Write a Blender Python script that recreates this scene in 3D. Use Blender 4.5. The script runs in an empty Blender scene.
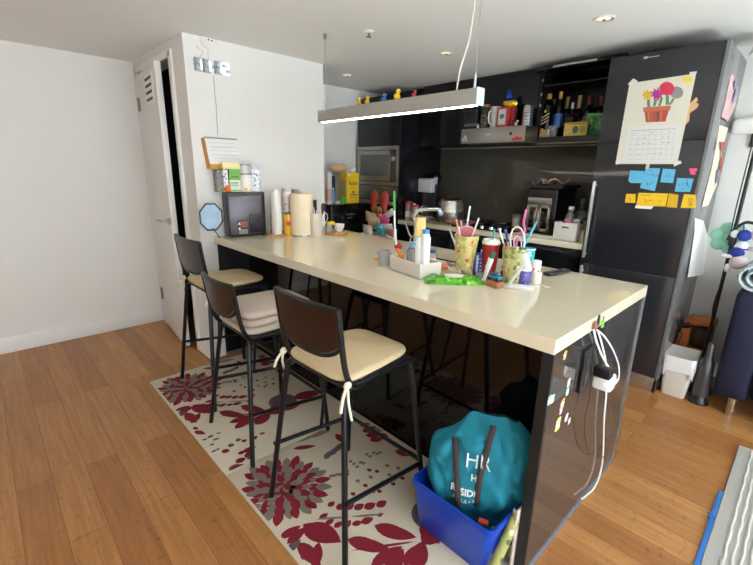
import bpy, bmesh, math, random
from mathutils import Vector, Matrix
random.seed(7)
PI = math.pi
sc = bpy.context.scene
COL = sc.collection
# ------------------------------------------------------------------ camera
F = 412.93; YAW, PITCH, ROLL = 0.807, -0.2658, 0.0204
CAM = Vector((-1.1755, -0.4523, 1.397))
_fw = Vector((math.cos(YAW)*math.cos(PITCH), math.sin(YAW)*math.cos(PITCH), math.sin(PITCH)))
_rt = Vector((math.sin(YAW), -math.cos(YAW), 0)); _up = _rt.cross(_fw)
RT = math.cos(ROLL)*_rt + math.sin(ROLL)*_up
UP = -math.sin(ROLL)*_rt + math.cos(ROLL)*_up
cd = bpy.data.cameras.new('camera'); cam = bpy.data.objects.new('camera', cd); COL.objects.link(cam)
m3 = Matrix((RT, UP, -_fw)).transposed()
cam.matrix_world = Matrix.Translation(CAM) @ m3.to_4x4()
cd.sensor_width = 36; cd.lens = 36*F/753; cd.clip_start = .02
sc.camera = cam

def at(px, py, ax, v):                     # the point of the place that shows at a pixel, on a known plane
    d = _fw + RT*((px-376.5)/F) - UP*((py-282.5)/F)
    i = 'xyz'.index(ax)
    return CAM + d*((v-CAM[i])/d[i])
def pr(p):
    v = Vector(p)-CAM; c = v.dot(_fw)
    return 376.5+F*v.dot(RT)/c, 282.5-F*v.dot(UP)/c, c
def htop(p, py):                           # height at which the vertical through p shows at row py
    lo, hi = p[2]-.5, p[2]+2.0
    for _ in range(40):
        m = (lo+hi)/2
        if pr((p[0], p[1], m))[1] > py: lo = m
        else: hi = m
    return lo
def stand(px, py, wpx, z):                 # centre and radius of a round thing whose front foot shows at px,py
    p = at(px, py, 'z', z); r = wpx*pr(p)[2]/F/2
    h = Vector((p.x-CAM.x, p.y-CAM.y, 0)).normalized()
    return p+h*r, r
def onx(px, py, X, z):                     # thing on a shelf at depth X
    p = at(px, py, 'x', X); return Vector((X, p.y, z))
def wid(p, wpx): return wpx*pr(p)[2]/F

# ------------------------------------------------------------------ materials
def lin(h):
    h = h.lstrip('#'); out = []
    for i in (0, 2, 4):
        c = int(h[i:i+2], 16)/255
        out.append(c/12.92 if c <= .04045 else ((c+.055)/1.055)**2.4)
    return out
_M = {}
def M(hexc, rough=.5, metal=0, noise=.05, scale=40, spec=.5, trans=0, emit=0, coat=0, bump=0, alpha=1, bscale=None, sheen=0):
    key = (hexc, rough, metal, noise, scale, spec, trans, emit, coat, bump, alpha, bscale, sheen)
    if key in _M: return _M[key]
    m = bpy.data.materials.new('surface_'+hexc.strip('#')); m.use_nodes = True
    nt = m.node_tree; b = nt.nodes['Principled BSDF']
    c = lin(hexc)
    b.inputs['Base Color'].default_value = (*c, 1)
    b.inputs['Roughness'].default_value = rough; b.inputs['Metallic'].default_value = metal
    b.inputs['Specular IOR Level'].default_value = spec
    b.inputs['Transmission Weight'].default_value = trans
    b.inputs['Coat Weight'].default_value = coat; b.inputs['Coat Roughness'].default_value = .03
    b.inputs['Alpha'].default_value = alpha; b.inputs['Sheen Weight'].default_value = sheen
    if emit:
        b.inputs['Emission Color'].default_value = (*c, 1); b.inputs['Emission Strength'].default_value = emit
    tc = nt.nodes.new('ShaderNodeTexCoord')
    if noise:
        n = nt.nodes.new('ShaderNodeTexNoise'); n.inputs['Scale'].default_value = scale; n.inputs['Detail'].default_value = 3
        mx = nt.nodes.new('ShaderNodeMix'); mx.data_type = 'RGBA'
        mx.inputs[6].default_value = (*[x*(1-noise) for x in c], 1); mx.inputs[7].default_value = (*[min(1, x*(1+noise)) for x in c], 1)
        nt.links.new(tc.outputs['Object'], n.inputs['Vector']); nt.links.new(n.outputs['Fac'], mx.inputs[0])
        nt.links.new(mx.outputs[2], b.inputs['Base Color'])
    if bump:
        n2 = nt.nodes.new('ShaderNodeTexNoise'); n2.inputs['Scale'].default_value = bscale or scale; n2.inputs['Detail'].default_value = 4
        bp = nt.nodes.new('ShaderNodeBump'); bp.inputs['Strength'].default_value = bump; bp.inputs['Distance'].default_value = .005
        nt.links.new(tc.outputs['Object'], n2.inputs['Vector']); nt.links.new(n2.outputs['Fac'], bp.inputs['Height'])
        nt.links.new(bp.outputs['Normal'], b.inputs['Normal'])
    _M[key] = m
    return m
def floor_mat():
    m = bpy.data.materials.new('bamboo_planks'); m.use_nodes = True
    nt = m.node_tree; b = nt.nodes['Principled BSDF']; L = nt.links.new
    tc = nt.nodes.new('ShaderNodeTexCoord'); mp = nt.nodes.new('ShaderNodeMapping')
    mp.inputs['Rotation'].default_value = (0, 0, PI/2); mp.inputs['Location'].default_value = (0, -.012, 0)
    L(tc.outputs['Object'], mp.inputs['Vector'])
    br = nt.nodes.new('ShaderNodeTexBrick'); br.inputs['Scale'].default_value = 1
    br.offset = .37; br.offset_frequency = 2
    br.inputs['Brick Width'].default_value = 1.25; br.inputs['Row Height'].default_value = .128
    br.inputs['Mortar Size'].default_value = .0011; br.inputs['Mortar Smooth'].default_value = .3; br.inputs['Bias'].default_value = 0
    br.inputs['Color1'].default_value = (*lin('#A36C3C'), 1); br.inputs['Color2'].default_value = (*lin('#BF8A54'), 1)
    br.inputs['Mortar'].default_value = (*lin('#6B472B'), 1)
    L(mp.outputs['Vector'], br.inputs['Vector'])
    mg = nt.nodes.new('ShaderNodeMapping'); mg.inputs['Scale'].default_value = (38, 1.6, 1)
    L(tc.outputs['Object'], mg.inputs['Vector'])
    g = nt.nodes.new('ShaderNodeTexNoise'); g.inputs['Scale'].default_value = 1.6; g.inputs['Detail'].default_value = 6; g.inputs['Roughness'].default_value = .65
    L(mg.outputs['Vector'], g.inputs['Vector'])
    rp = nt.nodes.new('ShaderNodeValToRGB'); rp.color_ramp.elements[0].position = .3; rp.color_ramp.elements[0].color = (.62, .6, .58, 1)
    rp.color_ramp.elements[1].position = .72; rp.color_ramp.elements[1].color = (1.18, 1.16, 1.12, 1)
    L(g.outputs['Fac'], rp.inputs['Fac'])
    mx = nt.nodes.new('ShaderNodeMix'); mx.data_type = 'RGBA'; mx.blend_type = 'MULTIPLY'; mx.inputs[0].default_value = .8
    L(br.outputs['Color'], mx.inputs[6]); L(rp.outputs['Color'], mx.inputs[7])
    # bamboo knuckles: short dark cross marks
    mk = nt.nodes.new('ShaderNodeMapping'); mk.inputs['Scale'].default_value = (24, 34, 1); L(tc.outputs['Object'], mk.inputs['Vector'])
    k = nt.nodes.new('ShaderNodeTexNoise'); k.inputs['Scale'].default_value = 1; k.inputs['Detail'].default_value = 2; L(mk.outputs['Vector'], k.inputs['Vector'])
    kr = nt.nodes.new('ShaderNodeValToRGB'); kr.color_ramp.elements[0].position = .26; kr.color_ramp.elements[0].color = (.7, .66, .6, 1); kr.color_ramp.elements[1].position = .4
    L(k.outputs['Fac'], kr.inputs['Fac'])
    m2 = nt.nodes.new('ShaderNodeMix'); m2.data_type = 'RGBA'; m2.blend_type = 'MULTIPLY'; m2.inputs[0].default_value = .8
    L(mx.outputs[2], m2.inputs[6]); L(kr.outputs['Color'], m2.inputs[7])
    L(m2.outputs[2], b.inputs['Base Color'])
    b.inputs['Roughness'].default_value = .36; b.inputs['Specular IOR Level'].default_value = .4
    bp = nt.nodes.new('ShaderNodeBump'); bp.inputs['Strength'].default_value = .15; bp.inputs['Distance'].default_value = .003
    L(br.outputs['Fac'], bp.inputs['Height']); bp.invert = True; L(bp.outputs['Normal'], b.inputs['Normal'])
    return m
def pattern_mat(base, spots, scale=60, rough=.5, thr=(.35, .5)):   # blotchy printed surface with several inks
    m = bpy.data.materials.new('printed_'+base.strip('#')); m.use_nodes = True
    nt = m.node_tree; b = nt.nodes['Principled BSDF']; L = nt.links.new
    tc = nt.nodes.new('ShaderNodeTexCoord'); v = nt.nodes.new('ShaderNodeTexVoronoi'); v.inputs['Scale'].default_value = scale
    L(tc.outputs['Object'], v.inputs['Vector'])
    rp = nt.nodes.new('ShaderNodeValToRGB'); rp.color_ramp.interpolation = 'CONSTANT'
    cols = [base]+list(spots)
    sep = nt.nodes.new('ShaderNodeSeparateColor'); L(v.outputs['Color'], sep.inputs['Color'])
    els = rp.color_ramp.elements
    while len(els) < len(cols): els.new(.5)
    for i, c in enumerate(cols):
        els[i].position = 0 if i == 0 else .34+.66*(i-1)/max(1, len(cols)-1); els[i].color = (*lin(c), 1)
    L(sep.outputs['Red'], rp.inputs['Fac'])
    r2 = nt.nodes.new('ShaderNodeValToRGB'); r2.color_ramp.elements[0].position = thr[0]; r2.color_ramp.elements[0].color = (1, 1, 1, 1)
    r2.color_ramp.elements[1].position = thr[1]; r2.color_ramp.elements[1].color = (0, 0, 0, 1)
    L(v.outputs['Distance'], r2.inputs['Fac'])
    mx = nt.nodes.new('ShaderNodeMix'); mx.data_type = 'RGBA'; mx.inputs[6].default_value = (*lin(base), 1)
    L(r2.outputs['Color'], mx.inputs[0]); L(rp.outputs['Color'], mx.inputs[7]); L(mx.outputs[2], b.inputs['Base Color'])
    b.inputs['Roughness'].default_value = rough
    return m
WHITE = M('#E6E5E1', .75, noise=.015, scale=6); CEIL = M('#E9E8E5', .85, noise=.015, scale=5); TRIM = M('#ECECE9', .4, noise=.01)
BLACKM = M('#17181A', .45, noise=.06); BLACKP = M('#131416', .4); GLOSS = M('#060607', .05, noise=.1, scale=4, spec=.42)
CAB = M('#141518', .16, noise=.08, scale=3, spec=.45); STEEL = M('#B9B6AF', .3, 1, noise=.04, scale=12); CHROME = M('#DADCDF', .09, 1, noise=.02)
QUARTZ = M('#DDD3BA', .12, noise=.06, scale=260, spec=.5, coat=.5); SILVER = M('#C9CDD4', .28, 1, noise=.03)
PW = M('#EFEEEA', .4, noise=.02); PCREAM = M('#E3DCCB', .5, noise=.03); DARKG = M('#3A3B3E', .5); GREYP = M('#8E8E8C', .5)
REDP = M('#B7222B', .4); BLUEP = M('#1B62B0', .4); GREENP = M('#3F9B3A', .4); YEL = M('#F2C81E', .45); ORG = M('#E8792B', .5)
GLASS = M('#F4F8F8', .03, noise=0, trans=1, spec=.5); PAPER = M('#E9E6DB', .8, noise=.03, scale=20); INK = M('#33333A', .7)

# ------------------------------------------------------------------ mesh helpers
class MB:
    def __init__(s): s.bm = bmesh.new(); s.mi = 0
    def _mark(s, fs):
        for f in fs: f.material_index = s.mi
    def box(s, c, d, rz=0, bevel=0, seg=2, mat=None, taper=None):
        mm = Matrix.Translation(c) @ (mat if mat is not None else Matrix.Rotation(rz, 4, 'Z')) @ Matrix.Diagonal((d[0], d[1], d[2], 1))
        r = bmesh.ops.create_cube(s.bm, size=1, matrix=mm); vs = r['verts']
        if taper:
            for v in vs:
                if v.co.z < c[2]: v.co.x = c[0]+(v.co.x-c[0])*taper; v.co.y = c[1]+(v.co.y-c[1])*taper
        fs = list({f for v in vs for f in v.link_faces}); s._mark(fs)
        if bevel:
            es = list({e for v in vs for e in v.link_edges})
            rr = bmesh.ops.bevel(s.bm, geom=es, offset=bevel, segments=seg, affect='EDGES', profile=.5); s._mark(rr['faces'])
        return s
    def lathe(s, prof, n=24, c=(0, 0, 0), cap=True, sx=1, sy=1):
        rings = []
        for r, z in prof:
            rings.append([s.bm.verts.new((c[0]+sx*r*math.cos(2*PI*i/n), c[1]+sy*r*math.sin(2*PI*i/n), c[2]+z)) for i in range(n)])
        fs = []
        for a, b in zip(rings, rings[1:]):
            for i in range(n): fs.append(s.bm.faces.new((a[i], a[(i+1) % n], b[(i+1) % n], b[i])))
        if cap:
            fs.append(s.bm.faces.new(list(reversed(rings[0])))); fs.append(s.bm.faces.new(rings[-1]))
        s._mark(fs); return s
    def cyl(s, c, r, h, n=24, r2=None): return s.lathe([(r, 0), (r if r2 is None else r2, h)], n, c)
    def cup(s, c, r0, r1, h, t=.002, n=24): return s.lathe([(r0, 0), (r1, h), (r1-t, h), (max(r0-t, .001), t)], n, c)
    def tube(s, pts, r, n=8, smooth=0, closed=False, radii=None):
        pts = [Vector(p) for p in pts]
        if smooth:
            out = []; N = len(pts); rng = range(N if closed else N-1)
            for i in rng:
                g = lambda k: pts[k % N] if closed else pts[min(max(k, 0), N-1)]
                p0, p1, p2, p3 = g(i-1), g(i), g(i+1), g(i+2)
                for j in range(smooth):
                    t = j/smooth
                    out.append(.5*((2*p1)+(p2-p0)*t+(2*p0-5*p1+4*p2-p3)*t*t+(3*p1-p0-3*p2+p3)*t**3))
            if not closed: out.append(pts[-1])
            pts = out
        N = len(pts); rings = []; up = None
        for i, p in enumerate(pts):
            a = pts[(i-1) % N] if (closed or i > 0) else p
            b = pts[(i+1) % N] if (closed or i < N-1) else p
            d = (b-a).normalized()
            if up is None:
                up = Vector((0, 0, 1)) if abs(d.z) < .9 else Vector((1, 0, 0))
            u = (up-d*up.dot(d)).normalized(); up = u; w = d.cross(u)
            rr = radii[min(i*len(radii)//N, len(radii)-1)] if radii else r
            rings.append([s.bm.verts.new(p+u*rr*math.cos(2*PI*k/n)+w*rr*math.sin(2*PI*k/n)) for k in range(n)])
        fs = []
        for i in range(N if closed else N-1):
            a, b = rings[i], rings[(i+1) % N]
            for k in range(n): fs.append(s.bm.faces.new((a[k], a[(k+1) % n], b[(k+1) % n], b[k])))
        if not closed:
            fs.append(s.bm.faces.new(list(reversed(rings[0])))); fs.append(s.bm.faces.new(rings[-1]))
        s._mark(fs); return s
    def prism(s, pts, off):                  # polygon extruded by vector off
        a = [s.bm.verts.new(p) for p in pts]; b = [s.bm.verts.new(Vector(p)+Vector(off)) for p in pts]; n = len(pts)
        fs = [s.bm.faces.new(list(reversed(a))), s.bm.faces.new(b)]
        for i in range(n): fs.append(s.bm.faces.new((a[i], a[(i+1) % n], b[(i+1) % n], b[i])))
        s._mark(fs); return s
    def sph(s, c, r, sc_=(1, 1, 1), n=16, rot=None):
        mm = Matrix.Translation(c) @ (rot if rot is not None else Matrix.Identity(4)) @ Matrix.Diagonal((r*sc_[0], r*sc_[1], r*sc_[2], 1))
        r_ = bmesh.ops.create_uvsphere(s.bm, u_segments=n, v_segments=max(6, n//2), radius=1, matrix=mm)
        s._mark({f for v in r_['verts'] for f in v.link_faces}); return s
    def face(s, pts):
        f = s.bm.faces.new([s.bm.verts.new(p) for p in pts]); s._mark([f]); return s
    def build(s, name, mat, parent=None, loc=None, rz=0, sharp=35, recalc=True):
        if recalc: bmesh.ops.recalc_face_normals(s.bm, faces=s.bm.faces)
        me = bpy.data.meshes.new(name); s.bm.to_mesh(me); s.bm.free()
        for m in (mat if isinstance(mat, (list, tuple)) else [mat]): me.materials.append(m)
        for p in me.polygons: p.use_smooth = True
        me.set_sharp_from_angle(angle=math.radians(sharp))
        o = bpy.data.objects.new(name, me); COL.objects.link(o)
        if parent: o.parent = parent
        if loc is not None: o.location = loc
        o.rotation_euler.z = rz
        return o
def T(name, label, cat, loc=(0, 0, 0), rz=0, group=None):
    o = bpy.data.objects.new(name, None); COL.objects.link(o); o.empty_display_size = .05
    o.location = loc; o.rotation_euler.z = rz; o['label'] = label; o['category'] = cat
    if group: o['group'] = group
    return o
def tag(o, label, cat, group=None):
    o['label'] = label; o['category'] = cat
    if group: o['group'] = group
    return o
def struct(o): o['kind'] = 'structure'; return o
def dup(root, loc, rz=None, label=None, group=None):
    r = root.copy(); COL.objects.link(r); r.location = loc
    if rz is not None: r.rotation_euler.z = rz
    if label: r['label'] = label
    if group: r['group'] = group
    for ch in list(root.children):
        c = ch.copy(); COL.objects.link(c); c.parent = r
        for g in list(ch.children):
            d = g.copy(); COL.objects.link(d); d.parent = c
    return r
def text(name, s, size, mat, parent, fn, align='CENTER', space=1.0, offset=0):      # lettering as a mesh, fn maps (u, v) to the surface it is printed on
    cu = bpy.data.curves.new('t', 'FONT'); cu.body = s; cu.size = size; cu.align_x = align; cu.resolution_u = 3; cu.space_character = space; cu.offset = offset
    ob = bpy.data.objects.new('t', cu); COL.objects.link(ob)
    me = bpy.data.meshes.new_from_object(ob.evaluated_get(bpy.context.evaluated_depsgraph_get()))
    bpy.data.objects.remove(ob); me.name = name
    for v in me.vertices: v.co = fn(v.co.x, v.co.y)
    me.materials.clear(); me.materials.append(mat)
    o = bpy.data.objects.new(name, me); COL.objects.link(o)
    if parent: o.parent = parent
    return o
def ell(c, u, v, a, b, n=12): return [Vector(c)+Vector(u)*a*math.cos(2*PI*i/n)+Vector(v)*b*math.sin(2*PI*i/n) for i in range(n)]

# ------------------------------------------------------------------ room shell
LW, XC, XE, YL, H, HC, D = 2.46, -.092, .979, 3.563, 2.194, .92, .949
YA, XR, XB = 3.09, 2.5, -3.0      # alcove wall, kitchen wall, window wall (Y)
def slab(name, lo, hi, mat):
    c = [(a+b)/2 for a, b in zip(lo, hi)]; d = [abs(b-a) for a, b in zip(lo, hi)]
    return struct(MB().box(c, d).build(name, mat))
slab('floor', (-4.6, -3.1, -.1), (2.6, 3.7, 0), floor_mat())
slab('ceiling', (-4.6, -3.1, H), (2.6, 3.7, H+.1), CEIL)
slab('wall_left', (-4.6, YL, 0), (XC, YL+.1, H), WHITE)
slab('wall_front', (XC, LW, 0), (XE, LW+.1, H), WHITE)
slab('wall_passage', (XE-.1, LW+.1, 0), (XE, YA, H), WHITE)
slab('wall_alcove', (XE-.1, YA, 0), (XR+.1, YA+.1, H), WHITE)
slab('wall_right', (XR, -3.1, 0), (XR+.1, YA, H), M('#D9D8D4', .75, noise=.015, scale=6))  # white wall paint darkened: this wall's shade is put into its colour
slab('wall_rear', (-4.6, -3.1, 0), (-4.5, 3.7, H), WHITE)
# closet wall with a door opening
OY0, OY1, OZ = 2.70, 3.43, 2.09
w = MB().box((XC+.05, (LW+.1+OY0)/2, H/2), (.1, OY0-LW-.1, H)).box((XC+.05, (OY1+YL+.1)/2, H/2), (.1, YL+.1-OY1, H)).box((XC+.05, (OY0+OY1)/2, (OZ+H)/2), (.1, OY1-OY0, H-OZ))
struct(w.build('wall_closet', WHITE))
slab('wall_closet_inner', (XC+.1, YL, 0), (XE-.1, YL+.1, H), BLACKP)  # both inner walls black: the closet's darkness is put into their colour
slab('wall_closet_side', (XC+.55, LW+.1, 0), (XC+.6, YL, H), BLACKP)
tr = MB()
tr.box((XC-.004, OY0-.022, OZ/2+.02), (.03, .045, OZ+.04), bevel=.004).box((XC-.004, OY1+.022, OZ/2+.02), (.03, .045, OZ+.04), bevel=.004).box((XC-.004, (OY0+OY1)/2, OZ+.022), (.03, OY1-OY0+.09, .045), bevel=.004)
struct(tr.build('trim_1', TRIM))
# window wall behind the photographer
WX0, WX1, WZ0, WZ1 = -2.8, 1.8, .12, 2.02
w = MB()
w.box(((-4.6+WX0)/2, XB-.05, H/2), (WX0+4.6, .1, H)).box(((WX1+2.6)/2, XB-.05, H/2), (2.6-WX1, .1, H)).box(((WX0+WX1)/2, XB-.05, WZ0/2), (WX1-WX0, .1, WZ0)).box(((WX0+WX1)/2, XB-.05, (WZ1+H)/2), (WX1-WX0, .1, H-WZ1))
struct(w.build('wall_window', WHITE))
fr = MB()
for i in range(5):
    x = WX0+.03+(WX1-WX0-.06)*i/4; fr.box((x, XB-.05, (WZ0+WZ1)/2), (.06, .07, WZ1-WZ0))
for z in (WZ0+.03, WZ1-.03): fr.box(((WX0+WX1)/2, XB-.05, z), (WX1-WX0, .07, .06))
struct(fr.build('window_1', DARKG))
pm = bpy.data.materials.new('pane_glass'); pm.use_nodes = True; nt = pm.node_tree; nt.nodes.remove(nt.nodes['Principled BSDF'])
tb = nt.nodes.new('ShaderNodeBsdfTransparent'); gb = nt.nodes.new('ShaderNodeBsdfGlossy'); gb.inputs['Roughness'].default_value = .02
mxs = nt.nodes.new('ShaderNodeMixShader'); mxs.inputs[0].default_value = .06
nt.links.new(tb.outputs[0], mxs.inputs[1]); nt.links.new(gb.outputs[0], mxs.inputs[2]); nt.links.new(mxs.outputs[0], nt.nodes['Material Output'].inputs['Surface'])
struct(MB().box(((WX0+WX1)/2, XB-.05, (WZ0+WZ1)/2), (WX1-WX0-.02, .006, WZ1-WZ0-.02)).build('window_1_pane', pm))
# baseboards
struct(MB().box(((-4.5+XC)/2, YL-.007, .06), (XC+4.5, .014, .12), bevel=.003).build('baseboard_left', TRIM))
struct(MB().box((XC-.007, (LW+OY0-.045)/2-.003, .055), (.014, OY0-.045-LW+.02, .11)).box((XC+.05, LW-.007, .055), (.114, .014, .11)).build('baseboard_front', TRIM))
struct(MB().box((XR-.007, -1.5, .05), (.014, 3.0, .1)).build('baseboard_right', TRIM))

# the door, ajar
DH = Vector((XC-.022, OY1-.01, 0)); dv = Vector((-.178, 2.765, 0))-DH; DL = dv.length; dz = math.atan2(dv.y, dv.x)
door = bpy.data.objects.new('door_1', None); COL.objects.link(door); door.location = DH; door.rotation_euler.z = dz; struct(door)
DT = .04
MB().box((DL/2, DT/2, 1.045), (DL, DT, 2.05), bevel=.002).build('leaf', M('#E2E1DC', .45, noise=.01), door)
vent = MB().box((DL*.68, -.003, 1.92), (.25, .008, .20), bevel=.002).build('vent_frame', TRIM, door)
v = MB()
for i in range(4): v.box((DL*.68, -.009, 1.852+.045*i), (.19, .004, .016))
v.build('louvre', M('#3B3A38', .6), vent)
for z in (1.86, .3):
    MB().box((.012, -.006, z), (.03, .012, .1)).lathe([(.006, 0), (.006, .1)], 10, (-.004, -.009, z-.05)).build('hinge', M('#8F8C86', .35, 1), door)
h = MB().lathe([(.026, 0), (.026, .008)], 20, (0, 0, 0)).build('handle_rose', M('#A9A7A2', .3, 1), door, (DL-.07, 0, 1.0)); h.rotation_euler = (PI/2, 0, 0)
MB().tube([(DL-.07, 0, 1.0), (DL-.07, -.05, 1.0), (DL-.09, -.055, 1.0), (DL-.19, -.055, 1.0)], .009, 10).build('handle', M('#A9A7A2', .3, 1), door)
h = MB().lathe([(.02, 0), (.02, .01)], 16).build('lock', M('#A9A7A2', .3, 1), door, (DL-.012, -.0, 1.005)); h.rotation_euler = (PI/2, 0, 0)

# ------------------------------------------------------------------ ceiling fittings
def downlight(p, label):
    t = T('downlight', label, 'ceiling light', (p.x, p.y, H), 0, 'recessed ceiling downlights')
    MB().lathe([(.034, -.002), (.05, -.006), (.056, -.001), (.056, 0), (.034, 0)], 28, cap=False).build('trim_ring', M('#D8D3C9', .4), t)
    MB().lathe([(.034, -.001), (.022, -.003), (.004, -.003)], 24, cap=True).build('lens', M('#F3E2C2', .4, emit=.6), t)
    MB().lathe([(.010, -.006), (.010, -.002)], 12, (.012, .004, 0)).build('lamp', M('#6E675B', .4), t)
downlight(at(347, 75, 'z', H), 'small round recessed downlight nearest the wall end above alcove passage')
downlight(at(446, 53, 'z', H), 'round recessed downlight in the ceiling above the cooktop hood')
downlight(at(604, 18.5, 'z', H), 'round recessed downlight in the ceiling above the tall fridge front')
p = at(369, 31, 'z', H)
t = T('sprinkler', 'small white fire sprinkler head poking down from the ceiling', 'sprinkler', (p.x, p.y, H))
MB().lathe([(.03, 0), (.028, -.006), (.012, -.012)], 20).build('rosette', TRIM, t)
MB().cyl((0, 0, -.03), .007, .02, 10).lathe([(.016, -.034), (.016, -.031)], 14).build('nozzle', M('#9A968E', .4, 1), t)

# pendant
PX, PY0, PY1, PZ = .535, .69, 1.88, 1.684
t = T('linear_pendant', 'long slim aluminium pendant light hanging above the island worktop', 'pendant light', (PX, (PY0+PY1)/2, PZ))
PL = PY1-PY0
MB().box((0, 0, .04), (.055, PL, .07), bevel=.002).build('housing', M('#A5A29C', .45, .3, noise=.02), t)
MB().box((0, 0, .0045), (.027, PL-.03, .003)).build('diffuser', M('#FFF3E2', .5, noise=0, emit=21), t)
o = MB().box((0, -PL/2-.003, .04), (.057, .006, .074), bevel=.001).build('end_cap', M('#C2D2DA', .4), t)
MB().box((0, PL/2+.003, .04), (.057, .006, .074), bevel=.001).build('end_cap', M('#A5A29C', .45), t)
for y, cy in ((-PL/2+.03, -PL/2+.03), (PL/2-.035, PL/2-.045)):
    cb = MB().tube([(0, y, .075), (0, cy, H-PZ)], .0016, 6).build('suspension_wire', M('#B9B7B2', .4, .6), t)
    MB().cyl((0, y, .075), .006, .045, 10).cyl((0, y, .12), .004, .02, 10).build('wire_grip', SILVER, cb)
    MB().lathe([(.012, 0), (.006, -.03)], 12, (0, cy, H-PZ)).build('ceiling_anchor', M('#77736D', .4), cb)
MB().tube([(.0, -PL/2+.13, .072), (.0, -PL/2+.115, .17), (0, -PL/2+.075, .3), (0, -PL/2+.055, H-PZ)], .004, 8, smooth=5).build('power_cord', M('#D9D3C6', .5), t)
def duck(px, py, col, beak, label, s=1.0):
    q = at(px, py, 'x', PX)
    t = T('rubber_duck', label, 'rubber duck', (PX, q.y, PZ+.0755), 0, 'tiny rubber ducks on the pendant light')
    MB().sph((0, 0, .013*s), .013*s, (1.0, 1.25, .95), 14).sph((0, .014*s, .02*s), .006*s, (.7, 1, .8), 10).build('body', M(col, .35), t)
    MB().sph((0, -.006*s, .033*s), .0105*s, (1, 1, 1), 14).build('head', M(col, .35), t)
    MB().sph((-.003, -.0175*s, .032*s), .004*s, (1.3, .9, .5), 10).build('beak', M(beak, .4), t)
duck(359, 101, '#F2C11B', '#E37B1C', 'yellow rubber duck closest to the wall end of the pendant light')
duck(367, 101, '#EDBB22', '#E37B1C', 'yellow rubber duck second from the wall on the pendant light', 1.05)
duck(384, 100, '#2D6FC4', '#E8A01C', 'blue rubber duck on top of the pendant light')
duck(397, 97, '#F5CF2A', '#E37B1C', 'larger yellow rubber duck beside the blue duck on the pendant', 1.25)
duck(414, 97, '#C2324A', '#E8A01C', 'red rubber duck on top of the pendant light', .85)

# ------------------------------------------------------------------ island
SX0, SX1, SY0, SY1 = .645, .862, .76, 1.2
TH = .048
ym = (LW+0)/2
t = T('island_worktop', 'long cream quartz worktop of the kitchen island', 'worktop', (0, 0, HC-TH))
b = MB()
def pc(x0, x1, y0, y1): b.box(((x0+x1)/2, (y0+y1)/2, TH/2), (x1-x0, y1-y0, TH))
pts_o = [(0, 0), (D, 0), (D, LW-.001), (0, LW-.001)]; pts_i = [(SX0, SY0), (SX1, SY0), (SX1, SY1), (SX0, SY1)]
vo = {}
for z in (0, TH):
    for k, (x, y) in enumerate(pts_o+pts_i): vo[(k, z)] = b.bm.verts.new((x, y, z))
for z in (0, TH):
    for k in range(4): b.bm.faces.new((vo[(k, z)], vo[((k+1) % 4, z)], vo[(4+(k+1) % 4, z)], vo[(4+k, z)]))
for k in range(4):
    b.bm.faces.new((vo[(k, 0)], vo[((k+1) % 4, 0)], vo[((k+1) % 4, TH)], vo[(k, TH)]))
    b.bm.faces.new((vo[(4+k, 0)], vo[(4+(k+1) % 4, 0)], vo[(4+(k+1) % 4, TH)], vo[(4+k, TH)]))
b.build('slab', QUARTZ, t)
# undermount sink
t = T('sink', 'dark undermount sink sunk in the island worktop behind the cups', 'sink', ((SX0+SX1)/2, (SY0+SY1)/2, HC-TH))
sw, sl, sd = SX1-SX0+.01, SY1-SY0+.01, .17
b = MB()
b.box((0, 0, -sd), (sw, sl, .004))
for s in (-1, 1): b.box((s*sw/2, 0, -sd/2), (.004, sl, sd)); b.box((0, s*sl/2, -sd/2), (sw, .004, sd))
b.build('basin', M('#3B3B3A', .35, .8), t)
MB().lathe([(.035, 0), (.03, .004), (.01, .002)], 20, (0, 0, -sd+.002)).build('drain', CHROME, t)
# cabinets under the island
KX = .255
t = T('island_cabinet', 'gloss black island cabinet with a mirror-like knee panel behind the stools', 'cabinet', ((KX+D-.04)/2, LW/2, 0))
x0, x1, y0, y1 = KX-(KX+D-.04)/2, D-.04-(KX+D-.04)/2, .045-LW/2, LW/2-.003
MB().box((x0+.006, (y0+y1)/2, (HC-TH)/2-.001), (.012, y1-y0, HC-TH-.004)).build('knee_panel', GLOSS, t)
b = MB()
b.box((x1-.01, (SY0-.02+.045-LW)/2, .47), (.018, SY0-.02-.045, .78)).box((x1-.01, (SY0+SY1)/2-LW/2, .47), (.018, SY1-SY0, .78)).box((x1-.01, (SY1+.02+LW)/2-LW/2, .47), (.018, LW-SY1-.03, .78))
b.build('door', CAB, t)
MB().box((x1-.03, (y0+y1)/2, .04), (.012, y1-y0, .08)).build('plinth', BLACKP, t)
for yy in (y1-.01, y0+.01): MB().box((x0+.3, yy, .45), (.58, .016, .84)).build('carcass_side', BLACKP, t)
tag(MB().box((KX/2+.009, LW-.008, .435), (KX-.022, .014, .864)).build('cover_panel', M('#0C0D10', .35)), 'matt black cover panel on wall under the worktop end', 'panel')
tag(MB().box((KX/2+.009, LW-.018, .012), (KX-.022, .006, .022)).build('kick_strip', SILVER), 'thin silver strip at the floor under the black wall panel', 'strip')
t = T('end_panel', 'glossy dark end panel closing the island below the worktop corner', 'panel', (D/2, .022, 0))
MB().box((.004, 0, (HC-TH)/2), (D-.042, .036, HC-TH-.001)).build('panel', M('#3D3938', .035, noise=.06, scale=3, spec=.8), t)
MB().box((-.002-(D-.03)/2+.006, 0, (HC-TH)/2), (.012, .036, HC-TH-.001)).build('front_edge', M('#121213', .5), t)
MB().box((D/2-.011, -.003, (HC-TH)/2), (.012, .042, HC-TH-.002)).build('corner_trim', M('#C4D3E4', .25, .85), t)
MB().box((-.002, -.021, .006), (D-.03, .006, .012)).build('kick_trim', M('#B9C4D6', .25, .85), t)
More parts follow.
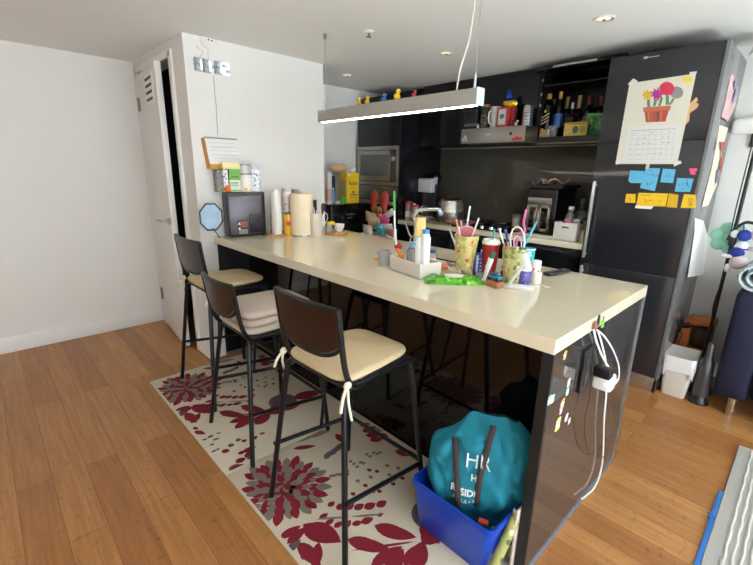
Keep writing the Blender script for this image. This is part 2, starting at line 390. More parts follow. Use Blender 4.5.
def ey(px, py, y=.003): return at(px, py, 'y', y)
# stickers
cols = ['#E8A23A', '#E7B9A8', '#8FC5B8', '#8FB8D8', '#E9D58A', '#E39A55', '#DE9AA8', '#C9D36A', '#C9C4C0', '#C7A7A0']
spots = [(565, 355, 7), (568.7, 382.5, 7), (567.3, 391.5, 7), (549.5, 400, 8), (552.8, 398.5, 7), (562.2, 404, 9), (560.8, 410.5, 7), (557.8, 424, 11), (566.3, 417.5, 7), (569, 421, 6)]
names_ = ['orange sticker alone just under the worktop on the island end panel', 'pink-white sticker beside the outlet, highest of the pair there', 'pale green sticker just below the pink one beside the outlet',
 'pale blue sticker closest to the panel edge facing the stools', 'cream sticker touching the pale blue one near the panel edge', 'orange-tan sticker midway down the island end panel', 'rosy sticker directly below the orange-tan one on the end panel',
 'lime green sticker, lowest one on the island end panel', 'grey-white sticker in the lower pair toward the hanging cables', 'dusty pink sticker, lower of the grey pair toward the cables']
for (px, py, hp), c, lb in zip(spots, cols, names_):
    q = ey(px, py); hh = wid(q, hp)*.68; b = MB()
    for k in range(3): 
        b.prism([(random.uniform(-.004, .004)+.75*hh*math.cos(a*PI/5), -.0006-.0003*k, (k-1)*hh*.62+.42*hh*math.sin(a*PI/5)) for a in range(10)], (0, .0004, 0)); b.mi = (b.mi+1) % 2
    tag(b.build('sticker', [M(c, .5, noise=.25, scale=150), M('#E4DDD0', .5, noise=.2, scale=200)], None, (q.x, q.y, q.z)), lb, 'sticker', 'small stickers on the island end panel')
# outlet, plugs and cables
q = ey(583, 370, 0)
t = T('power_outlet', 'black framed power outlet on the island end panel', 'outlet', (q.x+.02, .003, q.z))
MB().box((0, -.006, 0), (.09, .012, .165), bevel=.003).build('frame', M('#0E0E10', .3), t)
MB().box((0, -.013, 0), (.05, .004, .12), bevel=.001).build('socket_plate', M('#2A2A2C', .3), t)
q = ey(592, 369, -.015)
t = T('plug_adapter', 'black plug adapter in the outlet above the white charger', 'adapter', (q.x+.015, -.014, q.z-.004))
MB().box((0, -.034, 0), (.04, .06, .04), bevel=.008).build('body', M('#101114', .35), t)
q = ey(597.5, 381, -.03)
t = T('charger', 'white square charger plugged into the black outlet', 'charger', (q.x+.01, -.014, q.z+.006))
MB().box((0, -.034, 0), (.055, .064, .062), bevel=.01, seg=3).build('body', M('#F2F2F0', .3), t)
MB().tube([(.02, -.06, 0), (.045, -.06, -.005)], .006, 8).build('cable_boot', PW, t)
def cable(pts, r, mat, label, name='charging_cable', yy=-.02, group=None, ysh=None):
    P_ = []
    for i, (a, c) in enumerate(pts):
        y = yy if ysh is None else ysh[i]
        P_.append(ey(a, c, y))
    o = P_[0].copy()
    return tag(MB().tube([p-o for p in P_], r, 8, smooth=6).build(name, mat, None, o), label, 'cable', group)
WC = M('#EDECE8', .45)
cable([(594, 330), (596, 340), (602, 356), (610, 370), (614, 379), (611, 385), (603, 384)], .0035, WC, 'white cable looping from the worktop clip down into the white charger', ysh=[-.016, -.02, -.025, -.03, -.04, -.05, -.06])
cable([(597, 330), (604, 336), (612, 348), (618, 363), (619, 376), (615, 384), (608, 386)], .0028, WC, 'white cable making the widest loop below the worktop clip', yy=-.024)
cable([(598, 331), (602, 345), (606, 365), (606.5, 390), (604, 420), (603, 455), (600, 474), (594, 488), (588, 494), (582, 499)], .0035, WC, 'long white cable running down the end panel to the floor', yy=-.012)
cable([(595, 331), (593, 350), (591, 380), (589, 400), (585, 417), (585, 436), (589, 452), (597, 459), (608, 453), (619, 438), (620, 424), (615, 402), (611, 388)], .0016, M('#1B1B1E', .5), 'thin black cable hanging in a long loop over the end panel', yy=-.016)
q = ey(593, 325, 0)
t = T('cable_clip', 'brown cable clip stuck on the worktop edge', 'clip', (q.x, 0, q.z))
MB().box((0, -.006, 0), (.028, .012, .026), bevel=.004).build('body', M('#9C6A50', .5), t)
q = ey(597, 322, -.008)
t = T('cable_plug', 'black cable plug sticking up from the brown clip', 'plug', (q.x, -.012, q.z-.012))
MB().box((0, 0, .016), (.012, .007, .03), bevel=.002).box((0, 0, .034), (.008, .005, .01)).build('body', BLACKM, t)
q = ey(601, 324, -.008)
t = T('cable_plug', 'lime green cable plug sticking up beside the clip', 'plug', (q.x+.004, -.012, q.z-.012))
MB().box((0, 0, .014), (.012, .007, .03), bevel=.002).build('body', M('#6FD03A', .4), t)
MB().box((0, 0, .034), (.007, .004, .012)).build('tip', SILVER, t)

# ------------------------------------------------------------------ rear kitchen run
KF = 1.865; KB = XR; FY0, FY1 = .04, .632; OVY0, OVY1 = 2.425, 3.055; TZ = 2.105
def cx(a, b): return (a+b)/2
def panelbox(b, x0, x1, y0, y1, z0, z1, bev=.002):
    b.box((cx(x0, x1), cx(y0, y1), cx(z0, z1)), (abs(x1-x0), abs(y1-y0), abs(z1-z0)), bevel=bev); return b
# tall fridge unit
t = T('fridge_cabinet', 'tall black built-in fridge cabinet covered with notes and a wall calendar', 'fridge', (KF, cx(FY0, FY1), 0))
oy = cx(FY0, FY1)
panelbox(MB(), .022, KB-KF-.003, FY0-oy+.02, FY1-oy-.001, .1, TZ).build('carcass', CAB, t)
panelbox(MB(), .0, KB-KF-.003, FY0-oy, FY0-oy+.018, .1, TZ).build('side_panel', M('#6A6B6D', .16, noise=.05, scale=3, spec=.8), t)  # grey base stands in for the wall reflected in the black gloss side
FD = M('#26272B', .11, noise=.06, scale=3, spec=.55)
d1 = panelbox(MB(), 0, .02, FY0-oy+.02, FY1-oy-.001, .795, 1.598).build('fridge_door', FD, t)
MB().box((-.03, FY1-oy-.028, 1.095), (.014, .018, .52), bevel=.003).box((-.015, FY1-oy-.028, .86), (.03, .012, .014)).box((-.015, FY1-oy-.028, 1.33), (.03, .012, .014)).build('handle', M('#D9D9D6', .25, .6), d1)
d2 = panelbox(MB(), 0, .02, FY0-oy+.02, FY1-oy-.001, .105, .791).build('freezer_door', FD, t)
MB().box((-.03, FY1-oy-.028, .62), (.014, .018, .32), bevel=.003).box((-.015, FY1-oy-.028, .5), (.03, .012, .014)).box((-.015, FY1-oy-.028, .74), (.03, .012, .014)).build('handle', M('#D9D9D6', .25, .6), d2)
panelbox(MB(), 0, .02, FY0-oy+.02, FY1-oy-.001, 1.602, TZ).build('top_door', FD, t)
MB().box((.03, FY1-oy-.006, 1.6), (.006, .006, .004)).build('door_gap_seal', M('#B9A56A', .4, .6), t)
panelbox(MB(), .012, .03, FY0-oy+.004, FY1-oy-.002, 0, .1).box((cx(.012, KB-KF-.003), FY0-oy+.012, .05), (KB-KF-.015, .016, .1)).build('plinth', M('#B5B0AA', .3, .9, noise=.04), t)
v = MB()
for k in range(4): v.box((.0105, FY1-oy-.3, .03+.014*k), (.002, .16, .004))
v.build('plinth_vent', M('#5C5955', .5), t)
# above the tall units
tag(panelbox(MB(), 2.22, KB-.002, FY0+.3, FY1-.002, TZ+.001, H-.001).build('filler_panel', BLACKP), 'black filler panel closing the gap above the fridge cabinet', 'panel')
tag(panelbox(MB(), 2.25, KB-.002, OVY0, OVY1, TZ-.004, H-.001).build('filler_panel', BLACKP), 'black filler panel closing the gap above the oven column', 'panel')
# oven column
oy = cx(OVY0, OVY1)
t = T('oven_column', 'tall black cabinet column holding the two built-in ovens', 'cabinet', (KF, oy, 0))
a, c = OVY0-oy, OVY1-oy-.004
panelbox(MB(), .022, KB-KF-.003, a+.018, c, .1, TZ-.005).build('carcass', CAB, t)
panelbox(MB(), .0, KB-KF-.003, a, a+.016, .1, TZ-.005).build('side_panel', CAB, t)
panelbox(MB(), .0, .02, a+.018, c, 1.632, TZ-.005).build('top_door', CAB, t)
panelbox(MB(), .0, .02, a+.018, c, .12, .52).build('bottom_door', CAB, t)
panelbox(MB(), .04, .055, a+.01, c, 0, .1).build('plinth', BLACKP, t)
def ov(z0, z1, name, label):
    o = T(name, label, 'oven', (KF, oy, z0)); return o, z1-z0
STB = M('#A8A39A', .32, .95, noise=.04, scale=10)
o, hh = ov(1.247, 1.628, 'microwave_oven', 'stainless steel built-in microwave oven with grey glass door')
b = MB(); w_ = c-a-.02; yc = cx(a+.018, c)
for z0, z1 in ((0, .035), (hh-.035, hh)): panelbox(b, -.012, .018, yc-w_/2, yc+w_/2, z0, z1, .001)
for s in (-1, 1): panelbox(b, -.012, .018, yc+s*(w_/2-.0125)-.0125, yc+s*(w_/2-.0125)+.0125, .035, hh-.035, .001)
b.build('trim_frame', STB, o)
d = panelbox(MB(), -.008, .016, yc-w_/2+.11, yc+w_/2-.03, .042, hh-.04).build('door', STB, o)
panelbox(MB(), -.011, -.007, yc-w_/2+.135, yc+w_/2-.05, .095, hh-.08, .0005).build('door_glass', M('#5B5C5C', .08, noise=.05), d)
p_ = panelbox(MB(), -.008, .016, yc-w_/2+.03, yc-w_/2+.106, .042, hh-.04).build('control_panel', M('#3C3B39', .25), o)
panelbox(MB(), -.010, -.007, yc-w_/2+.045, yc-w_/2+.092, hh-.14, hh-.1, .0005).build('display', M('#B4B3AE', .3), p_)
MB().lathe([(.006, 0), (.006, .004)], 12).build('indicator', BLACKP, p_, (-.008, yc-w_/2+.05, .06)).rotation_euler = (0, -PI/2, 0)
o, hh = ov(.53, 1.24, 'oven', 'built-in oven under the microwave with steel panel and black glass door')
panelbox(MB(), -.004, .018, yc-w_/2, yc+w_/2, hh-.14, hh, .001).build('control_panel', M('#8F8C88', .35, .9, noise=.03), o)
d = panelbox(MB(), -.010, .018, yc-w_/2, yc+w_/2, 0, hh-.145, .001).build('door', M('#0B0B0C', .08, noise=.05), o)
MB().box((-.05, yc, 1.075-.53), (.016, w_-.03, .034), bevel=.004).box((-.028, yc-w_/2+.06, 1.075-.53), (.035, .016, .016)).box((-.028, yc+w_/2-.06, 1.075-.53), (.035, .016, .016)).build('handle', M('#CFC6B6', .35, .7), d)
MB().tube([(-.012, yc-.08, .7), (-.012, yc-.2, .695)], .004, 6).build('hook_rail', M('#BBB5AA', .3, .9), o)
# mitts
def mitt(px, label):
    q = at(px, 193, 'x', 1.76)
    t = T('oven_mitt', label, 'oven mitt', (1.762, q.y, .985), 0, 'red oven mitts')
    b = MB(); rows = [(0, .018, .0), (.02, .038, .0), (.05, .046, .0), (.085, .043, 0), (.11, .05, -.003), (.145, .058, -.006), (.18, .05, -.01), (.205, .022, -.012), (.212, .004, -.012)]
    n = 16; rings = []
    for z, hw, dy in rows:
        dp = .012+.010*min(1, hw/.05)
        rings.append([b.bm.verts.new((dp*math.sin(2*PI*k/n), dy+hw*math.cos(2*PI*k/n), z)) for k in range(n)])
    for r0, r1 in zip(rings, rings[1:]):
        for k in range(n): b.bm.faces.new((r0[k], r0[(k+1) % n], r1[(k+1) % n], r1[k]))
    b.bm.faces.new(rings[0]); b.bm.faces.new(rings[-1])
    b.build('palm', M('#B5453B', .6, noise=.06), t)
    MB().sph((-.018, -.01, .055), .02, (.5, 1.1, 1.5), 12).build('thumb', M('#A23A32', .6), t)
    MB().tube([(0, -.01, .205), (.006, -.012, .222), (.012, -.01, .208)], .003, 6, smooth=3).build('hanging_loop', M('#4B4743', .5), t)
mitt(373.6, 'red oven mitt closest to the yellow box, hanging on the oven handle')
mitt(384, 'red oven mitt closest to the green brush, hanging on the oven handle')

# base cabinets, one unit after another
BZ = HC-.04
units = [(FY1+.004, 1.19, 'black base cabinet drawer unit under the air fryer'), (1.194, 1.80, 'black base cabinet drawer unit under the cooktop'), (1.804, OVY0-.004, 'black base cabinet drawer unit next to the oven column')]
for y0, y1, lb in units:
    t = T('base_cabinet', lb, 'cabinet', (KF+.02, cx(y0, y1), 0), 0, 'base cabinets along the kitchen wall'); hw = (y1-y0)/2
    panelbox(MB(), .02, KB-KF-.03, -hw, hw, .1, BZ-.002).build('carcass', BLACKP, t)
    panelbox(MB(), .05, .065, -hw, hw, 0, .1).build('plinth', BLACKP, t)
    for z0, z1 in ((.105, .42), (.424, .66), (.664, BZ-.02)):
        d = panelbox(MB(), 0, .019, -hw+.002, hw-.002, z0, z1).build('drawer', CAB, t)
        MB().box((-.006, 0, z1-.02), (.012, .28, .012), bevel=.002).build('handle', M('#25262A', .3, .5), d)
t = T('rear_worktop', 'cream quartz worktop along the dark glass splashback', 'worktop', (KF, cx(FY1, OVY0), BZ))
panelbox(MB(), -.005, KB-KF-.014, FY1-cx(FY1, OVY0)+.001, OVY0-cx(FY1, OVY0)-.001, 0, .04).build('slab', QUARTZ, t)
tag(panelbox(MB(), KB-.012, KB-.001, FY1+.001, OVY0-.001, HC+.001, 1.622).build('splashback', M('#56534A', .07, noise=.08, scale=2.5, spec=.5)), 'dark olive glass splashback behind the cooktop and appliances', 'splashback')
# uppers
UF = 2.15; UZ = 1.63; BY0, BY1 = .636, 1.222
t = T('wall_cabinet', 'black wall cabinet behind the steel hood and its clutter', 'cabinet', (UF, 0, UZ))
panelbox(MB(), .02, KB-UF-.002, BY1+.002, OVY0-.002, 0, H-UZ-.002).build('carcass', BLACKP, t)
panelbox(MB(), 0, .018, BY1+.004, 1.8, .0, H-UZ-.03).build('door', CAB, t)
panelbox(MB(), 0, .018, 1.804, OVY0-.004, .0, H-UZ-.03).build('door', CAB, t)
t = T('bar_cabinet', 'open black bar cabinet with lifted flap door full of bottles', 'cabinet', (UF, cx(BY0, BY1), UZ))
hw = (BY1-BY0)/2; dp = KB-UF-.002
panelbox(MB(), 0, dp, -hw, hw, 0, .045).build('bottom_shelf', BLACKP, t)
panelbox(MB(), 0, dp, -hw, -hw+.016, .045, H-UZ-.003).build('side', BLACKP, t)
panelbox(MB(), 0, dp, hw-.016, hw, .045, H-UZ-.003).build('side', BLACKP, t)
panelbox(MB(), dp-.01, dp, -hw+.016, hw-.016, .045, H-UZ-.003).build('back', BLACKP, t)
panelbox(MB(), 0, dp, -hw+.016, hw-.016, H-UZ-.05, H-UZ-.003).build('top', BLACKP, t)
panelbox(MB(), .03, dp-.01, -hw+.016, hw-.016, .42, .432).build('upper_shelf', BLACKP, t)
fl = panelbox(MB(), -.16, -.002, -hw+.004, hw-.004, .50, .518).build('flap_door', CAB, t)
MB().box((-.166, -.02, .509), (.012, .3, .014), bevel=.002).build('handle', M('#B9BABA', .3, .8), fl)
for z in (.46, .36, .28): MB().box((-.004, hw-.02, z), (.012, .01, .022), bevel=.002).build('hinge', SILVER, t)
MB().box((.01, .0, -.004), (.016, 2*hw-.02, .008)).build('under_trim', M('#8A7F5E', .35, .7), t)
# hood
t = T('range_hood', 'slim stainless steel pull-out range hood with stickers below the clutter', 'range hood', (1.95, 1.495, UZ+.002))
panelbox(MB(), 0, .2, -.295, .295, 0, .118, .002).build('housing', M('#A7A49D', .3, .95, noise=.04, scale=8), t)
panelbox(MB(), .01, .19, -.27, .27, -.004, 0, .0005).build('filter', M('#55544F', .5, .6), t)
s1 = MB().prism([(-.0012, .29-.035+x, .045+z) for x, z in ((.02, -.022), (-.028, -.022), (-.004, .03))], (.001, 0, 0)); s1.mi = 1
s1.prism([(-.0022, .29-.038+x, .04+z) for x, z in ((.009, -.01), (-.009, -.01), (0, .012))], (.001, 0, 0)).build('warning_sticker', [M('#E3DED6', .5), M('#7C3A34', .5)], t)
MB().lathe([(.011, 0), (.011, .006)], 16).build('knob', BLACKM, t, (0, -.175, .062)).rotation_euler = (0, -PI/2, 0)
MB().box((-.0006, .03, .065), (.001, .05, .005)).build('badge', M('#D9D8D4', .4), t)
b = MB(); 
b.prism([(-.0012, -.185-x, z) for x, z in ((0, .012), (.095, .012), (.09, .036), (.06, .03), (.045, .044), (.02, .028), (.004, .03))], (.001, 0, 0)); b.build('red_sticker', M('#C2342C', .5, noise=.3, scale=200), t)

# ------------------------------------------------------------------ things on the fridge
FX = KF-.0005
def quad(pxs, X=FX, th=.0008, k=0):
    return [at(a, c, 'x', X-th*k) for a, c in pxs]
def sheet(name, pxs, mat, label, cat, group=None, k=0, th=.0008, parent=None):
    P_ = quad(pxs, k=k); o = sum(P_, Vector())/len(P_)
    ob = MB().prism([p-o for p in P_], (-th, 0, 0)).build(name, mat, None, o)
    return tag(ob, label, cat, group)
Z6 = lambda x, y: (615+x/7.53, 155+y/7.53)
def marks(par, pts, r=.0012, mat=None, name='pen_marks'):
    o = par.location; b = MB()
    for ln in pts:
        P_ = [at(*Z6(*q), 'x', FX-.0016)-o for q in ln]
        b.tube(P_, r, 4)
    return b.build(name, mat or M('#3A4A5A', .7), par)
SB, SY_ = M('#62B4DA', .7, noise=.03), M('#EDBE1E', .7, noise=.03)
G = 'sticky notes on the fridge front'
def note(name, qs, mat, label, k=0, lines=(), mk=None):
    s = sheet(name, [Z6(*q) for q in qs], mat, label, 'sticky note', G, k=k)
    if lines: marks(s, lines, mat=mk)
    return s
note('sticky_note', ((115, 117), (220, 122), (212, 212), (118, 210), (100, 195)), SB, 'blank blue sticky note with a clipped corner, furthest toward the handle')
note('sticky_note', ((232, 98), (342, 100), (300, 272), (188, 248)), SB, 'long tilted blue sticky note taped below the calendar', 1,
     [[(240, 145), (262, 152)], [(270, 140), (290, 160), (300, 142)], [(305, 160), (325, 150)], [(232, 205), (262, 225), (280, 200)], [(240, 215), (250, 240)], [(250, 108), (280, 125)]])
note('sticky_note', ((360, 103), (458, 108), (437, 210), (340, 205)), SB, 'blue sticky note with two small dark marks below the calendar corner', 0, [[(392, 140), (388, 166)], [(415, 142), (410, 166)]], )
note('sticky_note', ((468, 172), (592, 178), (565, 278), (450, 275)), SB, 'lowest blue sticky note, drawn over with a green strip', 0,
     [[(480, 215), (484, 232)], [(512, 200), (508, 232)], [(535, 205), (560, 248)], [(540, 185), (550, 235)], [(500, 262), (518, 250)]])
sg = COL.objects[-1] if False else None
note('sticky_note', ((85, 292), (158, 294), (152, 362), (74, 358)), SY_, 'smallest yellow sticky note, at the handle end of its row', 0, [[(105, 320), (120, 335), (112, 345)]])
note('sticky_note', ((178, 284), (290, 288), (272, 384), (160, 380)), SY_, 'yellow sticky note with a green tree doodle, above the white slip', 1,
     [[(190, 300), (270, 306)], [(222, 330), (240, 345), (222, 360)], [(255, 340), (275, 346)]])
note('sticky_note', ((290, 286), (402, 290), (380, 388), (270, 384)), SY_, 'yellow sticky note with a dark T-shaped doodle', 2,
     [[(300, 300), (380, 320)], [(322, 342), (355, 346)], [(338, 345), (334, 366)], [(325, 352), (352, 352)]], M('#2E2A28', .7))
note('sticky_note', ((408, 288), (478, 300), (466, 398), (388, 392)), M('#D9A91C', .7, noise=.04), 'darker curled yellow sticky note between the doodled ones', 1)
note('sticky_note', ((520, 295), (608, 300), (608, 400), (494, 398)), SY_, 'yellow sticky note with a figure doodle, nearest the fridge side', 0,
     [[(555, 330), (580, 325), (585, 350), (560, 355), (555, 330)], [(570, 355), (572, 385)], [(548, 372), (590, 368)]])
sheet('paper_slip', [Z6(*q) for q in ((155, 378), (290, 384), (275, 408), (150, 400))], PAPER, 'white paper slip peeking out under the tree-doodle yellow note', 'paper slip')
sheet('sticker', [Z6(*q) for q in ((560, 102), (580, 97), (590, 103), (603, 97), (622, 104), (614, 124), (606, 122), (604, 150), (566, 146), (568, 124), (560, 122))], M('#E2527A', .5), 'pink shirt-shaped sticker on the fridge door', 'sticker')
# wall calendar with painted flower pot
cz0, cz1, cy0, cy1 = 1.466, 1.95, .17, .50
t = T('wall_calendar', 'white calendar poster with painted flower pot taped on the fridge door', 'calendar', (KF, cx(cy0, cy1), cz0))
hw = (cy1-cy0)/2; hh = cz1-cz0
MB().prism([(0, hw+.004, 0), (0, -hw, .0), (0, -hw-.003, hh+.004), (0, hw, hh-.006)], (-.003, 0, 0)).build('poster_sheet', M('#D8D3C3', .8, noise=.03, scale=15), t)
Z5 = lambda x, y: (610+x/5.38, 65+y/5.38)
def cq(x, y, k): q = at(*Z5(x, y), 'x', KF-.003-.0004*k); return q-t.location
def cpoly(name, pts, mat, k): return MB().prism([cq(x, y, k) for x, y in pts], (-.0004, 0, 0)).build(name, mat, t)
def cell(name, x, y, rx, ry, mat, k, n=16, petals=0):
    pts = []
    rx, ry = rx*1.22, ry*1.22
    for i in range(n):
        f = 1 if not petals else (1 if i % 2 == 0 else .55)
        pts.append((x+rx*f*math.cos(2*PI*i/n), y+ry*f*math.sin(2*PI*i/n)))
    return cpoly(name, pts, mat, k)
LF = M('#5E8A62', .8, noise=.12)
st = MB()
for q in (((198, 185), (214, 185), (216, 225), (200, 228)), ((240, 185), (256, 183), (244, 222), (230, 222)), ((272, 175), (286, 175), (272, 220), (258, 222)), ((300, 158), (316, 158), (318, 214), (300, 214)), ((338, 178), (350, 182), (328, 214), (316, 212))):
    st.prism([cq(x, y, 1) for x, y in q], (-.0004, 0, 0))
st.build('painted_stems', LF, t)
cell('painted_flower', 200, 162, 27, 28, M('#D8AE3F', .8, noise=.1), 2, 16, 1)
cell('painted_flower', 254, 157, 33, 31, M('#B03A8C', .8, noise=.1), 2, 18, 1)
cell('painted_flower', 307, 127, 33, 30, M('#D1354E', .8, noise=.1), 3)
cell('painted_flower', 358, 148, 30, 27, M('#8C8A8B', .8, noise=.1), 2)
cpoly('painted_pot', ((186, 250), (318, 240), (298, 305), (192, 308)), M('#A8553F', .8, noise=.25, scale=60), 2)
cpoly('painted_pot_rim', ((178, 228), (328, 218), (324, 242), (180, 254)), M('#C26A52', .8, noise=.12), 3)
st = MB()
for j, (x0, c_) in enumerate(((204, 0), (222, 1), (236, 2), (252, 3), (270, 0), (284, 2))):
    st.mi = c_; st.prism([cq(x, y, 3) for x, y in ((x0, 254), (x0+11, 253), (x0+8, 302), (x0, 303))], (-.0003, 0, 0))
st.build('painted_stripes', [M('#D0703A', .8), M('#7D7A3C', .8), M('#C23A5A', .8), M('#5A4A3A', .8)], t)
cell('painted_sun', 418, 80, 22, 14, M('#E8CE3A', .8, noise=.15), 1)
cpoly('month_page', ((100, 330), (388, 322), (354, 522), (70, 520)), M('#D9D7D2', .8, noise=.02), 1)
g = MB()
def gl(x0, y0, x1, y1, r=.0005): g.tube([cq(x0, y0, 3), cq(x1, y1, 3)], r, 4)
gl(115, 355, 350, 342, .0018)
for f in range(8):
    u = f/7; gl(115+235*u, 355-13*u, 98+232*u, 505+3*u)
for f in range(1, 7):
    v_ = f/6; gl(115-17*v_, 355+150*v_, 350-20*v_, 342+166*v_)
g.build('date_grid', M('#B4B3B4', .8), t)
g = MB()
for r_ in range(5):
    for c_ in range(7):
        if random.random() < .75:
            u, v_ = (c_+.25)/7, (r_+.45)/5.2; x = 112+228*u-14*v_; y = 358-12*u+148*v_
            g.tube([cq(x, y, 4), cq(x+random.uniform(8, 20), y-1+random.uniform(-4, 4), 4)], random.uniform(.0006, .0013), 4)
g.build('handwriting', M('#77767C', .8), t)
for q in (((95, 105), (125, 72), (150, 85), (130, 112)), ((428, 38), (470, 34), (455, 62), (430, 66)), ((30, 520), (50, 508), (62, 530), (32, 536)), ((340, 522), (378, 514), (386, 528), (345, 546))):
    cpoly('tape', q, M('#DAD8CE', .3, noise=.1), 5)
cpoly('tape', ((196, 530), (216, 530), (208, 560), (190, 558)), M('#C9C6B6', .3, noise=.1), 3)
# cutout peeking out beside the calendar
q = [Z5(*a) for a in ((432, 205), (466, 172), (474, 190), (462, 200), (478, 210), (468, 232), (430, 258), (426, 300), (402, 328), (398, 318), (410, 250))]
sheet('paper_cutout', q, M('#D8AE7E', .8, noise=.12), 'tan paper cutout sticking out behind the calendar edge', 'paper cutout')
q = at(648, 57.5, 'x', FX)
tag(MB().box((-.006, .01, 0), (.012, .022, .012), bevel=.003).box((-.003, -.03, .0), (.003, .06, .003)).build('door_hook', M('#C9CBC9', .3, .3), None, (KF, q.y, q.z)), 'tiny clear hook stuck near the top of the fridge door', 'hook')
# papers on the fridge side
def side(px, py, k=0): return at(px, py, 'y', FY0-.001-.002*k)
def sidesheet(name, pxs, mat, label, cat, bow=.02):
    P_ = [side(*q) for q in pxs]; o = sum(P_, Vector())/len(P_); n = len(P_)//2; b = MB()
    L_, R_ = P_[:n], list(reversed(P_[n:])); rows = []
    for i, (l, r) in enumerate(zip(L_, R_)):
        rows.append([l.lerp(r, j/4)+Vector((0, -bow*(i/(n-1))*(.3+.7*math.sin(PI*j/4)), 0)) for j in range(5)])
    vs = [[b.bm.verts.new(p-o) for p in r] for r in rows]; v2 = [[b.bm.verts.new(p-o+Vector((0, -.0008, 0))) for p in r] for r in rows]
    for A in (vs, v2):
        for i in range(n-1):
            for j in range(4): b.bm.faces.new((A[i][j], A[i][j+1], A[i+1][j+1], A[i+1][j]))
    for i in range(n-1):
        for j in (0, 4): b.bm.faces.new((vs[i][j], vs[i+1][j], v2[i+1][j], v2[i][j]))
    for i in (0, n-1):
        for j in range(4): b.bm.faces.new((vs[i][j], vs[i][j+1], v2[i][j+1], v2[i][j]))
    return tag(b.build(name, mat, None, o), label, cat)
s = sidesheet('hand_drawing', ((730.5, 76), (727, 92), (724.5, 104), (720.5, 117), (727, 122), (734, 108), (738, 92), (733, 74)), M('#C9A9AA', .8, noise=.2, scale=25), 'pinkish hand drawing with lilac blotches, upper one on the fridge side', 'drawing', .008)
o = s.location; b = MB()
for a_, r_ in (((733.5, 84), .03), ((734, 92), .035), ((731.5, 99), .03)):
    p = side(*a_)-o; b.prism([(p.x+r_*.9*math.cos(k*PI/6), -.012, p.z+r_*math.sin(k*PI/6)) for k in range(12)], (0, -.0006, 0))
b.build('lilac_blotches', M('#9A93BE', .8, noise=.2), s)
s = sidesheet('hand_drawing', ((719.5, 125), (716, 145), (711, 170), (706.5, 186), (701, 207), (708, 204), (716, 185), (720, 160), (724.5, 140), (728, 128)), M('#DDD5BE', .8, noise=.06), 'long cream hand drawing of a reddish figure on the fridge side', 'drawing', .012)
o = s.location; b = MB()
for pts in (((717.5, 142), (719, 152), (721.5, 150), (723, 142)), ((719, 150), (718.5, 160), (716, 170), (719, 172), (721, 160)), ((714, 170), (713, 184), (717, 180), (718.5, 170))):
    b.mi = 0 if pts[0][0] != 714 else 1
    b.prism([side(*a_)-o+Vector((0, -.013, 0)) for a_ in pts], (0, -.0006, 0))
b.build('painted_figure', [M('#A8584A', .8, noise=.2), M('#8A7A8A', .8, noise=.2)], s)
sidesheet('paper_sheet', ((695, 218), (694, 232), (690, 255), (686, 277), (703.5, 272), (707, 258), (708, 240), (703.5, 221)), M('#F0EFEC', .75, noise=.01), 'blank white sheet hanging low on the fridge side', 'paper', .03)

# ------------------------------------------------------------------ bottles, jars and cups: one maker, many individuals
def bottle(name, label, cat, loc, h, r, mat, capmat=None, neck=.35, nr=.35, labmat=None, lab=(.2, .6), group=None, cap_h=.08, shoulder=.12, n=20, labmat2=None, cap_name='cap'):
    t = T(name, label, cat, loc, 0, group)
    zb = h*(1-neck); zc = h*(1-cap_h) if capmat else h
    MB().lathe([(r*.9, 0), (r, h*.02), (r, zb-h*shoulder*.3), (r*.85, zb+h*shoulder*.25), (r*nr*1.1, zb+h*shoulder), (r*nr, zc)], n).build('body', mat, t)
    if capmat: MB().cyl((0, 0, zc-.001), r*nr*1.12, h-zc+.001, n).build(cap_name, capmat, t)
    if labmat: MB().lathe([(r*1.012, h*lab[0]), (r*1.012, h*lab[1])], n, cap=False).build('label', labmat, t)
    return t
def jar(name, label, cat, loc, h, r, mat, lidmat=None, lid=.2, labmat=None, lab=(.15, .7), group=None, lr=1.03):
    t = T(name, label, cat, loc, 0, group); zl = h*(1-lid) if lidmat else h
    MB().lathe([(r*.94, 0), (r, h*.04), (r, zl*.95), (r*.93, zl)], 20).build('body', mat, t)
    if lidmat: MB().lathe([(r*lr, zl), (r*lr, h*.97), (r*lr*.9, h)], 20).build('lid', lidmat, t)
    if labmat: MB().lathe([(r*1.012, zl*lab[0]), (r*1.012, zl*lab[1])], 20, cap=False).build('label', labmat, t)
    return t
def carton(name, label, cat, loc, d, mat, rz=0, group=None, bands=()):
    t = T(name, label, cat, loc, rz, group)
    MB().box((0, 0, d[2]/2), d, bevel=.0015).build('box', mat, t)
    for i, (z0, z1, m) in enumerate(bands):
        MB().box((0, 0, d[2]*(z0+z1)/2), (d[0]+.0014, d[1]+.0014, d[2]*(z1-z0))).build('printed_band', m, t)
    return t
def facing(p): return math.atan2(p[1]-CAM.y, p[0]-CAM.x)     # heading from the photographer's side of the room

